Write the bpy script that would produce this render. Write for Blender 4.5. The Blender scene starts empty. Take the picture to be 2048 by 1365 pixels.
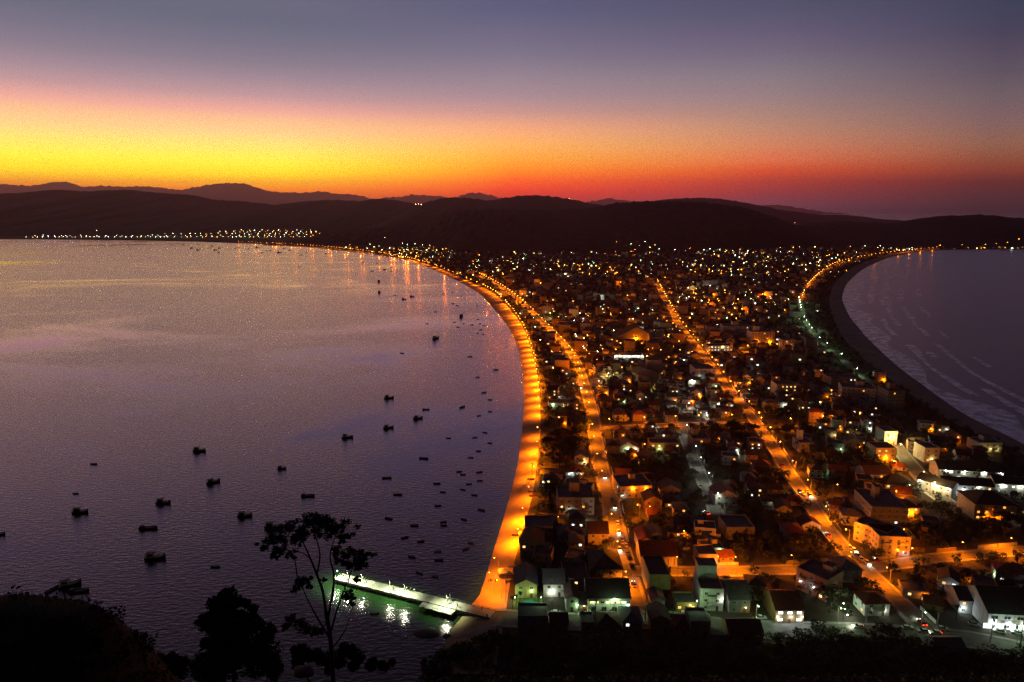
import bpy, math, random
from mathutils import Vector, noise as mnoise
R = random.Random(7)
PI = math.pi
rad = math.radians
scene = bpy.context.scene
COL = scene.collection

# ------------------------------------------------------------------ camera
H, FPX, PITCH = 160.0, 1365.0, rad(10.83)
cam_d = bpy.data.cameras.new('camera'); cam = bpy.data.objects.new('camera', cam_d); COL.objects.link(cam)
cam_d.sensor_width = 36.0; cam_d.lens = 24.0; cam_d.clip_start = 0.5; cam_d.clip_end = 120000
cam.location = (0, 0, H); cam.rotation_euler = (PI / 2 - PITCH, 0, 0)
scene.camera = cam
CP, SP = math.cos(PITCH), math.sin(PITCH)
def ray(px, py):
    u = (px - 1024) / FPX; v = (682.5 - py) / FPX
    return Vector((u, CP + v * SP, -SP + v * CP))
def G(px, py, z=2.0):                       # ground point seen at a photo pixel
    d = ray(px, py); t = (H - z) / -d.z
    return Vector((d.x * t, d.y * t, z))
def P(px, py, depth):                       # point at a given distance along the view axis
    d = ray(px, py); return Vector((0, 0, H)) + d * depth
def depth_of(py, z=2.0):
    return (H - z) / -ray(1024, py).z

# ------------------------------------------------------------------ sky
SUN_AZ = rad(-28)
HAZE_DENS = 3.1e-5
HAZE_TOP = 1750.0
def lin(c):
    return tuple(((x / 255) / 12.92 if x / 255 <= 0.04045 else ((x / 255 + 0.055) / 1.055) ** 2.4) for x in c)
SKY = {  # degrees from the sunset point: [(pixel row, sRGB)...]
    8: (30 + 240, [(16, (104, 105, 124)), (64, (118, 114, 131)), (106, (137, 124, 139)), (142, (162, 138, 149)), (177, (194, 152, 154)), (209, (240, 172, 155)), (225, (251, 190, 145)),
        (256, (255, 210, 140)), (290, (255, 232, 108)), (320, (255, 240, 65)), (345, (255, 214, 5)), (363, (255, 168, 5)), (378, (246, 130, 25)), (400, (205, 95, 40)), (421, (160, 75, 55))]),
    28: (1030, [(16, (92, 93, 122)), (64, (109, 105, 129)), (106, (122, 115, 135)), (145, (142, 128, 142)), (193, (168, 140, 146)), (225, (200, 150, 140)), (258, (245, 170, 125)),
        (290, (255, 180, 95)), (316, (255, 170, 60)), (342, (255, 140, 10)), (364, (250, 95, 20)), (380, (232, 70, 45)), (400, (190, 62, 50)), (421, (150, 60, 60))]),
    48: (1530, [(16, (82, 83, 107)), (64, (97, 91, 115)), (106, (112, 103, 122)), (145, (127, 118, 127)), (193, (148, 126, 128)), (225, (165, 130, 120)), (258, (185, 135, 110)),
        (290, (205, 130, 95)), (322, (215, 110, 70)), (342, (205, 80, 45)), (364, (170, 65, 50)), (387, (140, 60, 60)), (406, (115, 65, 75)), (421, (95, 62, 72))]),
    64: (2010, [(16, (59, 65, 87)), (64, (69, 67, 87)), (106, (82, 75, 92)), (145, (92, 83, 95)), (193, (108, 94, 98)), (225, (120, 95, 98)), (258, (130, 98, 90)),
        (290, (140, 95, 75)), (322, (135, 75, 55)), (342, (125, 60, 45)), (364, (100, 50, 45)), (387, (82, 50, 50)), (413, (65, 48, 52)), (421, (60, 46, 52))]),
}
HAZE_J = {8: (.16, .045, .035), 28: (.12, .035, .03), 48: (.07, .025, .025), 64: (.045, .018, .02)}
UPPER = {8: [(22, (124, 110, 130)), (30, (62, 55, 68)), (38, (36, 33, 46)), (60, (28, 26, 40)), (90, (20, 19, 30))], 28: [(22, (104, 94, 122)), (30, (54, 49, 64)), (38, (33, 31, 44)), (60, (28, 26, 40)), (90, (20, 19, 30))],
         48: [(22, (72, 67, 94)), (30, (46, 43, 60)), (40, (31, 29, 43)), (60, (27, 26, 40)), (90, (20, 19, 30))], 64: [(22, (52, 50, 74)), (30, (43, 41, 58)), (42, (32, 31, 45)), (60, (25, 24, 36)), (90, (20, 19, 30))]}
world = bpy.data.worlds.new('World'); scene.world = world; world.use_nodes = True
wt = world.node_tree; wt.nodes.clear()
def wn(t, **k):
    n = wt.nodes.new(t)
    for a, b in k.items(): setattr(n, a, b)
    return n
def wm(op, a, b=None, c=None):
    n = wn('ShaderNodeMath', operation=op)
    for i, x in enumerate((a, b, c)):
        if x is None: continue
        if hasattr(x, 'links') or isinstance(x, bpy.types.NodeSocket): wt.links.new(x, n.inputs[i])
        else: n.inputs[i].default_value = x
    return n.outputs[0]
tc = wn('ShaderNodeTexCoord'); sx = wn('ShaderNodeSeparateXYZ'); wt.links.new(tc.outputs['Generated'], sx.inputs[0])
elev = wm('ARCSINE', sx.outputs[2])
E0, E1 = -4.0, 90.0
ep = wm('DIVIDE', wm('SUBTRACT', wm('MULTIPLY', elev, 180 / PI), E0), E1 - E0)
az = wm('ARCTAN2', sx.outputs[0], sx.outputs[1])
da = wm('ABSOLUTE', wm('SUBTRACT', az, SUN_AZ))
da = wm('MINIMUM', da, wm('SUBTRACT', 2 * PI, da))
dadeg = wm('MULTIPLY', da, 180 / PI)
def path_len(e):
    s = math.sin(rad(max(e, 0.02)))
    return min((HAZE_TOP - H) / s, 38000.0)
def sky_ramp(key):
    px, rows = SKY[key]
    rp = wn('ShaderNodeValToRGB'); wt.links.new(ep, rp.inputs[0]); cr = rp.color_ramp; cr.interpolation = 'LINEAR'
    stops = []
    for py, c in rows:
        d = ray(px, py).normalized(); e = math.degrees(math.asin(d.z)); c = lin(c)
        T = math.exp(-HAZE_DENS * path_len(e)); J = HAZE_J[key]
        c = tuple(max(0.0, (c[i] - J[i] * (1 - T)) / T) for i in range(3))
        stops.append((e, c))
    for e, c in UPPER[key]: stops.append((e, lin(c)))
    lo = min(stops); stops.append((-4.0, tuple(x * .5 for x in lo[1])))
    stops.sort()
    while len(cr.elements) < len(stops): cr.elements.new(0.5)
    for el, (e, c) in zip(cr.elements, stops): el.position = (e - E0) / (E1 - E0)
    for el, (e, c) in zip(cr.elements, stops): el.color = (*c, 1)
    return rp.outputs[0]
def back_ramp():
    rp = wn('ShaderNodeValToRGB'); wt.links.new(ep, rp.inputs[0]); cr = rp.color_ramp
    stops = [(-4, (8, 7, 10)), (0, (19, 17, 23)), (8, (23, 20, 27)), (20, (24, 22, 30)), (45, (24, 23, 33)), (90, (25, 24, 35))]
    while len(cr.elements) < len(stops): cr.elements.new(0.5)
    for el, (e, c) in zip(cr.elements, stops): el.position = (e - E0) / (E1 - E0); el.color = (*lin(c), 1)
    return rp.outputs[0]
def wmix(fac, a, b):
    n = wn('ShaderNodeMix', data_type='RGBA'); wt.links.new(fac, n.inputs[0]); wt.links.new(a, n.inputs[6]); wt.links.new(b, n.inputs[7]); return n.outputs[2]
def wrange(a, b):
    n = wn('ShaderNodeMapRange'); wt.links.new(dadeg, n.inputs[0]); n.inputs[1].default_value = a; n.inputs[2].default_value = b; n.clamp = True; return n.outputs[0]
c = wmix(wrange(10, 28), sky_ramp(8), sky_ramp(28))
c = wmix(wrange(28, 48), c, sky_ramp(48))
c = wmix(wrange(48, 62), c, sky_ramp(64))
c = wmix(wrange(64, 130), c, back_ramp())
bg = wn('ShaderNodeBackground'); wt.links.new(c, bg.inputs[0]); bg.inputs[1].default_value = 1.0
wo = wn('ShaderNodeOutputWorld'); wt.links.new(bg.outputs[0], wo.inputs[0])
scene.view_settings.view_transform = 'Standard'; scene.view_settings.look = 'None'
scene.view_settings.exposure = 0.0; scene.view_settings.gamma = 1.0; scene.view_settings.use_curve_mapping = False
scene.render.engine = 'CYCLES'
cy = scene.cycles
cy.use_denoising = True; cy.use_adaptive_sampling = False; cy.denoising_prefilter = 'NONE'; cy.max_bounces = 4; cy.diffuse_bounces = 2; cy.glossy_bounces = 2; cy.transparent_max_bounces = 8
cy.volume_bounces = 0; cy.use_light_tree = True; cy.caustics_reflective = False; cy.caustics_refractive = False
cy.sample_clamp_indirect = 0.3
SODIUM, SODIUM_EMIT = (1.0, 0.20, 0.001), (1.0, 0.33, 0.025)

# ------------------------------------------------------------------ materials
def nodes_of(name):
    m = bpy.data.materials.new(name); m.use_nodes = True
    t = m.node_tree; b = t.nodes['Principled BSDF']; return m, t, b
def mat(name, c, rough=.8, var=.25, scale=.35, spec=.3, bump=0.0, metallic=0.0, c2=None, detail=5, bscale=None):
    m, t, b = nodes_of(name)
    b.inputs['Roughness'].default_value = rough; b.inputs['Specular IOR Level'].default_value = spec; b.inputs['Metallic'].default_value = metallic
    co = t.nodes.new('ShaderNodeTexCoord'); nz = t.nodes.new('ShaderNodeTexNoise'); nz.inputs['Scale'].default_value = scale; nz.inputs['Detail'].default_value = detail
    ge = t.nodes.new('ShaderNodeNewGeometry'); t.links.new(ge.outputs['Position'], nz.inputs['Vector'])
    rp = t.nodes.new('ShaderNodeValToRGB'); rp.color_ramp.elements[0].position = .3; rp.color_ramp.elements[1].position = .7
    lo = tuple(x * (1 - var) for x in c); hi = c2 if c2 else tuple(min(.95, x * (1 + var)) for x in c)
    rp.color_ramp.elements[0].color = (*lo, 1); rp.color_ramp.elements[1].color = (*hi, 1)
    t.links.new(nz.outputs['Fac'], rp.inputs[0]); t.links.new(rp.outputs[0], b.inputs['Base Color'])
    if bump:
        bp = t.nodes.new('ShaderNodeBump'); bp.inputs['Strength'].default_value = bump
        n2 = t.nodes.new('ShaderNodeTexNoise'); n2.inputs['Scale'].default_value = bscale or scale * 6; n2.inputs['Detail'].default_value = 6
        t.links.new(ge.outputs['Position'], n2.inputs['Vector']); t.links.new(n2.outputs['Fac'], bp.inputs['Height']); t.links.new(bp.outputs[0], b.inputs['Normal'])
    return m
def glow(name, c, s, sample=False):
    m, t, b = nodes_of(name)
    b.inputs['Base Color'].default_value = (.8, .8, .8, 1); b.inputs['Emission Color'].default_value = (*c, 1); b.inputs['Emission Strength'].default_value = s
    if not sample: m.cycles.emission_sampling = 'NONE'
    return m
M = {}
WALLS = {'white': (.60, .58, .54), 'cream': (.46, .39, .29), 'grey': (.24, .23, .23), 'yellow': (.44, .33, .12), 'pink': (.38, .25, .21), 'ochre': (.31, .19, .085)}
ROOFS = {'red': (.19, .055, .03), 'brown': (.075, .042, .032), 'grey': (.12, .112, .118), 'dark': (.04, .036, .04)}
def stained(name, c):
    m = mat(name, c, .85, .16, .5); t = m.node_tree; b = t.nodes['Principled BSDF']; src = b.inputs['Base Color'].links[0].from_socket
    ge = t.nodes.new('ShaderNodeNewGeometry'); mp = t.nodes.new('ShaderNodeMapping'); mp.inputs['Scale'].default_value = (1.1, 1.1, .16); t.links.new(ge.outputs['Position'], mp.inputs[0])
    nz = t.nodes.new('ShaderNodeTexNoise'); nz.inputs['Scale'].default_value = 1.0; nz.inputs['Detail'].default_value = 6; t.links.new(mp.outputs[0], nz.inputs['Vector'])
    rp = t.nodes.new('ShaderNodeMapRange'); rp.inputs[1].default_value = .5; rp.inputs[2].default_value = .75; rp.inputs[3].default_value = 0; rp.inputs[4].default_value = .6; t.links.new(nz.outputs['Fac'], rp.inputs[0])
    mx = t.nodes.new('ShaderNodeMix'); mx.data_type = 'RGBA'; t.links.new(rp.outputs[0], mx.inputs[0]); t.links.new(src, mx.inputs[6]); mx.inputs[7].default_value = (.10, .085, .07, 1); t.links.new(mx.outputs[2], b.inputs['Base Color']); return m
for k, v in WALLS.items(): M['w_' + k] = stained('wall_' + k, v)
for k, v in ROOFS.items(): M['r_' + k] = mat('roof_' + k, v, .85, .3, .8, bump=.3, bscale=6)
M['slab'] = mat('roof_slab', (.11, .10, .10), .9, .3, .4)
M['frame'] = mat('window_frame', (.5, .48, .45), .5, .05)
M['pane'] = mat('window_pane', (.02, .022, .028), .15, .1, spec=.6)
M['door'] = mat('door_wood', (.12, .06, .035), .6, .2)
M['lit_warm'] = glow('lit_window_warm', (1, .62, .22), 2.2)
M['lit_white'] = glow('lit_window_white', (.85, 1, .88), 2.4)
M['lit_orange'] = glow('lit_window_orange', (1, .38, .05), 2.0)
M['road'] = mat('road_pavers', (.16, .145, .125), .8, .25, .35, bump=.2, bscale=4)
M['kerb'] = mat('kerb_concrete', (.3, .28, .26), .85, .2, .5)
M['sand'] = mat('sand', (.42, .30, .17), .95, .28, .09, bump=.35, bscale=.8, detail=8)
M['sand_wet'] = mat('ocean_sand', (.26, .20, .16), .8, .25, .05, bump=.2, bscale=.5)
M['town'] = mat('town_ground', (.055, .05, .036), .95, .5, .07, bump=.3, bscale=.8, c2=(.10, .085, .065), detail=8)
M['concrete'] = mat('concrete', (.46, .44, .40), .85, .15, .4)
M['dconc'] = mat('dark_concrete', (.2, .19, .18), .9, .2, .5)
M['metal'] = mat('galvanised_metal', (.28, .28, .28), .5, .1, metallic=.5)
M['pole'] = mat('pole_concrete', (.26, .25, .23), .85, .1)
M['bulb'] = glow('sodium_bulb', SODIUM_EMIT, 32)
M['bulb_w'] = glow('white_bulb', (.92, 1, .85), 28)
M['bulb_g'] = glow('green_white_bulb', (.62, 1, .55), 30)
M['bulb_y'] = glow('yellow_bulb', (1, .72, .22), 30)
M['bulb_green'] = glow('green_bulb', (.1, 1, .25), 12)
M['headlight'] = glow('headlight_glass', (1, .95, .8), 14)
M['headlight_off'] = mat('headlight_unlit', (.6, .6, .6), .2, .05, spec=.6)
M['tail'] = glow('tail_light_lit', (1, .03, .01), 14)
M['tail_off'] = mat('tail_light_unlit', (.3, .01, .01), .3, .05)
M['tyre'] = mat('tyre_rubber', (.02, .02, .02), .9, .1)
M['glass'] = mat('car_glass', (.015, .017, .02), .08, .05, spec=.7)
CARS = {'white': (.7, .7, .68), 'silver': (.42, .43, .44), 'black': (.015, .015, .017), 'red': (.35, .02, .015), 'grey': (.12, .12, .13)}
for k, v in CARS.items(): M['c_' + k] = mat('car_paint_' + k, v, .3, .05, spec=.6)
M['leaf'] = mat('leaves_dark', (.035, .055, .02), .8, .5, .6, c2=(.06, .085, .03))
M['leaf2'] = mat('leaves_olive', (.045, .05, .018), .8, .45, .5, c2=(.075, .075, .03))
M['bark'] = mat('bark', (.05, .038, .028), .9, .3, 3, bump=.4)
M['wood_hill'] = mat('forest_canopy', (.022, .026, .012), .95, .5, .03, bump=.8, bscale=.12, c2=(.05, .05, .022), detail=10)
M['hillside'] = mat('hillside_scrub', (.02, .017, .009), .95, .5, .4, bump=.6, bscale=2, c2=(.04, .028, .016))
M['dry'] = mat('dry_grass', (.09, .05, .024), .95, .45, 1.2, c2=(.15, .085, .04))
M['scrub'] = mat('dark_scrub', (.02, .017, .009), .95, .4, 1.5, c2=(.04, .026, .014))
M['rock'] = mat('rock', (.14, .12, .105), .9, .35, .6, bump=.8, bscale=1.5)
BOATM = {'dark': (.03, .028, .03), 'blue': (.03, .045, .09), 'brown': (.07, .035, .02), 'white': (.6, .6, .58), 'red': (.22, .03, .02), 'green': (.03, .07, .04), 'yellow': (.4, .3, .05)}
for k, v in BOATM.items(): M['b_' + k] = mat('boat_paint_' + k, v, .5, .2, 1.5)
M['skin'] = mat('skin', (.32, .18, .12), .6, .05)
for k, v in {'white': (.7, .7, .7), 'black': (.02, .02, .02), 'red': (.4, .03, .03), 'blue': (.04, .08, .3)}.items(): M['s_' + k] = mat('shirt_' + k, v, .9, .05)
M['trousers'] = mat('trousers', (.03, .035, .05), .9, .05)
M['hair'] = mat('hair', (.015, .01, .008), .8, .05)

# ------------------------------------------------------------------ mesh helpers
class MB:
    def __init__(s): s.v = []; s.f = []; s.m = []; s.ms = []
    def mi(s, m):
        if m not in s.ms: s.ms.append(m)
        return s.ms.index(m)
    def face(s, pts, m):
        n = len(s.v); s.v += [tuple(p) for p in pts]; s.f.append(tuple(range(n, n + len(pts)))); s.m.append(s.mi(m))
    def box(s, x0, x1, y0, y1, z0, z1, m, bottom=True):
        n = len(s.v); s.v += [(x0, y0, z0), (x1, y0, z0), (x1, y1, z0), (x0, y1, z0), (x0, y0, z1), (x1, y0, z1), (x1, y1, z1), (x0, y1, z1)]
        fs = [(4, 5, 6, 7), (0, 1, 5, 4), (1, 2, 6, 5), (2, 3, 7, 6), (3, 0, 4, 7)] + ([(3, 2, 1, 0)] if bottom else [])
        for f in fs: s.f.append(tuple(n + i for i in f)); s.m.append(s.mi(m))
    def tube(s, pts, rs, m, k=6, cap=True):
        n0 = len(s.v); pts = [Vector(p) for p in pts]
        for i, p in enumerate(pts):
            d = (pts[min(i + 1, len(pts) - 1)] - pts[max(i - 1, 0)]).normalized()
            a = Vector((0, 0, 1)) if abs(d.z) < .9 else Vector((1, 0, 0))
            u = d.cross(a).normalized(); w = d.cross(u)
            for j in range(k):
                q = p + (u * math.cos(2 * PI * j / k) + w * math.sin(2 * PI * j / k)) * rs[i]; s.v.append(tuple(q))
        for i in range(len(pts) - 1):
            for j in range(k):
                a = n0 + i * k + j; b = n0 + i * k + (j + 1) % k
                s.f.append((a, b, b + k, a + k)); s.m.append(s.mi(m))
        if cap:
            s.f.append(tuple(n0 + j for j in range(k))[::-1]); s.m.append(s.mi(m))
            e = n0 + (len(pts) - 1) * k; s.f.append(tuple(e + j for j in range(k))); s.m.append(s.mi(m))
    def ball(s, c, r, m, k=6, h=4, sq=1.0):
        n0 = len(s.v)
        for i in range(h + 1):
            a = PI * i / h
            for j in range(k):
                b = 2 * PI * j / k; s.v.append((c[0] + r * math.sin(a) * math.cos(b), c[1] + r * math.sin(a) * math.sin(b), c[2] + r * sq * math.cos(a)))
        for i in range(h):
            for j in range(k):
                a = n0 + i * k + j; b = n0 + i * k + (j + 1) % k; s.f.append((a, a + k, b + k, b)); s.m.append(s.mi(m))
    def mesh(s, name, smooth=False):
        me = bpy.data.meshes.new(name); me.from_pydata(s.v, [], s.f)
        for m in s.ms: me.materials.append(M[m])
        me.polygons.foreach_set('material_index', s.m)
        if smooth: me.polygons.foreach_set('use_smooth', [True] * len(s.f))
        me.update(); return me
def link(name, data, parent=None, loc=None, rz=None, scale=None):
    o = bpy.data.objects.new(name, data); COL.objects.link(o)
    if parent: o.parent = parent
    if loc is not None: o.location = loc
    if rz is not None: o.rotation_euler = (0, 0, rz)
    if scale is not None: o.scale = (scale,) * 3 if not isinstance(scale, tuple) else scale
    return o
def tag(o, label=None, cat=None, group=None, kind=None):
    if label: o['label'] = label
    if cat: o['category'] = cat
    if group: o['group'] = group
    if kind: o['kind'] = kind
    return o
def structure(name, me): return tag(link(name, me), kind='structure')
def stuff(name, me): return tag(link(name, me), kind='stuff')
ONES = 'zeroth first second third fourth fifth sixth seventh eighth ninth tenth eleventh twelfth thirteenth fourteenth fifteenth sixteenth seventeenth eighteenth nineteenth'.split()
TENS = 'x x twenty thirty forty fifty sixty seventy eighty ninety'.split()
def nth(n):
    if n < 20: return ONES[n]
    if n < 100:
        a, b = divmod(n, 10)
        return (TENS[a][:-1] + 'ieth') if b == 0 else TENS[a] + '-' + ONES[b]
    return 'hundred-and-' + nth(n - 100) if n > 100 else 'hundredth'

def interp(pts, y, k=0):                    # pts sorted by y: x at y
    if y <= pts[0][1]: return pts[0][k]
    for a, b in zip(pts, pts[1:]):
        if y <= b[1]:
            t = (y - a[1]) / max(1e-6, b[1] - a[1]); return a[k] + (b[k] - a[k]) * t
    return pts[-1][k]
def smooth_line(pts, step):
    out = []
    n = len(pts)
    for i in range(n - 1):
        p0, p1, p2, p3 = pts[max(i - 1, 0)], pts[i], pts[i + 1], pts[min(i + 2, n - 1)]
        L = (p2 - p1).length; k = max(1, int(L / step))
        for j in range(k):
            t = j / k
            q = .5 * ((2 * p1) + (p2 - p0) * t + (2 * p0 - 5 * p1 + 4 * p2 - p3) * t * t + (3 * p1 - p0 - 3 * p2 + p3) * t ** 3)
            out.append(q)
    out.append(pts[-1].copy()); return out
def seg_dist(p, line):
    best = 1e9
    for a, b in zip(line, line[1:]):
        dx, dy = b.x - a.x, b.y - a.y; L = dx * dx + dy * dy
        t = 0 if L == 0 else max(0, min(1, ((p[0] - a.x) * dx + (p[1] - a.y) * dy) / L))
        d = math.hypot(p[0] - a.x - dx * t, p[1] - a.y - dy * t)
        if d < best: best = d
    return best
def walk(line, step, start=0.0):            # points and headings every `step` metres
    out = []; acc = start
    for a, b in zip(line, line[1:]):
        L = (b - a).length; d = (b - a) / max(L, 1e-6)
        while acc < L: out.append((a + d * acc, d)); acc += step
        acc -= L
    return out

# ------------------------------------------------------------------ shores, streets
GZ = 2.0
SHORE = smooth_line([G(*q, 0) for q in [(868, 1350), (884, 1300), (905, 1258), (940, 1215), (960, 1190), (985, 1110), (1015, 1010), (1035, 930), (1045, 850), (1048, 790), (1042, 720), (1030, 680), (1010, 645), (985, 615), (955, 585),
    (900, 555), (830, 525), (770, 510), (700, 500), (640, 494), (560, 489), (480, 485), (330, 480.5), (0, 477), (-600, 474.5)]], 14)
BACKPX = [(990, 1350), (998, 1300), (1005, 1258), (1012, 1222), (1016, 1190), (1030, 1120), (1052, 1040), (1066, 985), (1077, 900), (1081, 830), (1076, 760), (1064, 705), (1047, 658), (1024, 624), (988, 588), (932, 561), (858, 530.5), (790, 514), (715, 503),
    (645, 496), (562, 490.6), (480, 486.4), (330, 481.6), (0, 477.9), (-600, 475.3)]
BACK = smooth_line([G(*q) for q in BACKPX], 14)
OSHORE = smooth_line([G(*q, 0) for q in [(2150, 960), (2048, 890), (1940, 835), (1860, 780), (1800, 735), (1750, 690), (1712, 650), (1691, 615), (1686, 590), (1702, 560), (1742, 531), (1800, 511), (1885, 501), (2048, 499.5), (2500, 497)]], 14)
OBACK = smooth_line([G(*q) for q in [(2150, 1000), (2040, 905), (1915, 850), (1830, 795), (1758, 742), (1702, 695), (1672, 650), (1661, 618), (1660, 592), (1674, 562), (1718, 530), (1785, 508.5), (1880, 499.6), (2048, 498), (2500, 495.6)]], 14)
ROAD_PX = {
    'A': ([(1280, 1240), (1262, 1180), (1248, 1130), (1236, 1080), (1226, 1030), (1216, 985), (1208, 955), (1198, 920), (1192, 880), (1187, 840), (1178, 800), (1167, 765), (1158, 735), (1140, 703), (1112, 672), (1085, 645), (1060, 620), (1035, 598), (1010, 580), (985, 565), (960, 552)], 7.5),
    'B': ([(1862, 1268), (1800, 1205), (1750, 1158), (1700, 1110), (1660, 1065), (1635, 1030), (1610, 990), (1580, 950), (1556, 910), (1530, 870), (1500, 830), (1468, 795), (1440, 757), (1412, 718), (1390, 690), (1372, 668), (1352, 640), (1338, 615), (1325, 590), (1312, 565)], 6.5),
    'D': ([(1434, 1030), (1420, 990), (1405, 960), (1392, 930), (1380, 900), (1368, 870), (1360, 850)], 6.0),
    'E': ([(1262, 1142), (1330, 1143), (1400, 1143), (1480, 1143), (1540, 1141), (1600, 1139), (1700, 1133), (1745, 1136), (1790, 1130), (1860, 1118), (1950, 1110), (2060, 1100)], 6.0),
    'F': ([(1190, 858), (1290, 853), (1360, 850), (1480, 848), (1530, 856)], 7.0),
    'G': ([(1150, 714), (1270, 712), (1410, 714)], 7.0),
    'L': ([(1100, 645), (1200, 641), (1310, 638)], 6.5), 'M': ([(1405, 708), (1480, 704), (1560, 708)], 6.5), 'N': ([(1560, 858), (1640, 851), (1725, 846)], 6.0), 'O': ([(1345, 614), (1420, 609), (1520, 606), (1588, 604)], 6.5),
    'H': ([(985, 1236), (1080, 1240), (1180, 1245), (1285, 1241), (1340, 1240), (1420, 1251), (1520, 1259), (1640, 1262), (1720, 1264), (1850, 1272), (1950, 1281), (2070, 1306)], 9.0),
    'I': ([(1785, 885), (1805, 910), (1835, 945), (1870, 988), (1900, 1010)], 8.0),
    'J': ([(1600, 600), (1612, 575), (1640, 548), (1670, 530), (1720, 517), (1780, 508), (1830, 502), (1878, 497.5)], 9.0),
    'K': ([(1800, 830), (1750, 778), (1720, 755), (1690, 725), (1665, 705), (1640, 685), (1615, 650), (1605, 625), (1600, 600)], 8.0),
}
ROADS = {k: (smooth_line([G(*q) for q in v], 8), w) for k, (v, w) in ROAD_PX.items()}
SNAME = {'A': 'beachside street', 'B': 'long middle street', 'D': 'pale lane', 'E': 'first cross street', 'F': 'second cross street', 'G': 'third cross street', 'H': 'hill road',
         'I': 'hotel street', 'J': 'curved far avenue', 'K': 'greenish avenue', 'L': 'fourth cross street', 'M': 'short hotel lane', 'N': 'ocean side lane', 'O': 'far cross street'}
def ribbon(line, w, z, m, edge=None, uvz=0):
    mb = MB(); n = len(line)
    L, Rr = [], []
    for i, p in enumerate(line):
        d = (line[min(i + 1, n - 1)] - line[max(i - 1, 0)]); d.z = 0; d.normalize(); nn = Vector((-d.y, d.x, 0))
        L.append(Vector((p.x, p.y, 0)) + nn * w / 2); Rr.append(Vector((p.x, p.y, 0)) - nn * w / 2)
    for i in range(n - 1):
        mb.face([(*Rr[i].xy, z), (*Rr[i + 1].xy, z), (*L[i + 1].xy, z), (*L[i].xy, z)], m)
    return mb, L, Rr

# ------------------------------------------------------------------ ground, beaches
def strip_between(a_line, b_line, rows, m, zf):
    """a sheet from line a (water edge) to line b, both resampled to the same count"""
    def resample(l, n):
        tot = [0]
        for p, q in zip(l, l[1:]): tot.append(tot[-1] + (q - p).length)
        out = []; j = 0
        for i in range(n):
            s = tot[-1] * i / (n - 1)
            while j < len(l) - 2 and tot[j + 1] < s: j += 1
            t = (s - tot[j]) / max(1e-6, tot[j + 1] - tot[j]); out.append(l[j].lerp(l[j + 1], max(0, min(1, t))))
        return out
    n = max(len(a_line), len(b_line)); A = a_line if len(a_line) == n else resample(a_line, n); B = b_line if len(b_line) == n else resample(b_line, n)
    # nearest matching keeps the strip from shearing
    B = []
    for i, p in enumerate(A):
        best = min(b_line, key=lambda q: (q.x - p.x) ** 2 + (q.y - p.y) ** 2); B.append(best)
    mb = MB()
    for i, (p, q) in enumerate(zip(A, B)):
        for r in range(rows + 1):
            t = -.45 + 1.45 * r / rows
            mb.v.append((p.x + (q.x - p.x) * t, p.y + (q.y - p.y) * t, zf(t, i)))
    for i in range(n - 1):
        for r in range(rows):
            a = i * (rows + 1) + r; mb.f.append((a, a + 1, a + rows + 2, a + rows + 1)); mb.m.append(0)
    mb.mi(m); return mb.mesh('sand')
structure('bay_beach', strip_between(SHORE, BACK, 10, 'sand', lambda t, i: (GZ + .02) * (1 - (1 - t) ** 1.6) + .12 * mnoise.noise((i * .35, t * 6, 3)) * min(1, max(0, t * 4) * max(0, 1 - t) * 4) if t > 0 else 1.3 * t))
structure('ocean_beach', strip_between(OSHORE, OBACK, 8, 'sand_wet', lambda t, i: (GZ + .02) * t if t > 0 else 1.3 * t))
def xl(y): return interp(BACK, y)
def xr(y):
    return interp(OBACK, y) if y < 2835 else interp([Vector((1800, 2835, 0)), Vector((4500, 2990, 0))], y)
BACK.sort(key=lambda p: p.y); OBACK_S = sorted(OBACK, key=lambda p: p.y)
def xr(y):
    return interp(OBACK_S, y)
ys = [200 + 12 * i for i in range(90)]
while ys[-1] < 4500: ys.append(ys[-1] + 22)
mb = MB(); NC = 24
for y in ys:
    a, b = xl(y), xr(y)
    if y < OBACK_S[0].y: b = OBACK_S[0].x + 60
    if y > 2880: b = 5200
    for j in range(NC + 1):
        x = a + (b - a) * j / NC; mb.v.append((x, y, GZ + (0.0 if j in (0, NC) else .03 * mnoise.noise((x * .05, y * .05, 0)))))
for i in range(len(ys) - 1):
    for j in range(NC):
        a = i * (NC + 1) + j; mb.f.append((a, a + 1, a + NC + 2, a + NC + 1)); mb.m.append(0)
mb.mi('town'); structure('town_ground', mb.mesh('town_ground', True))

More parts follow.
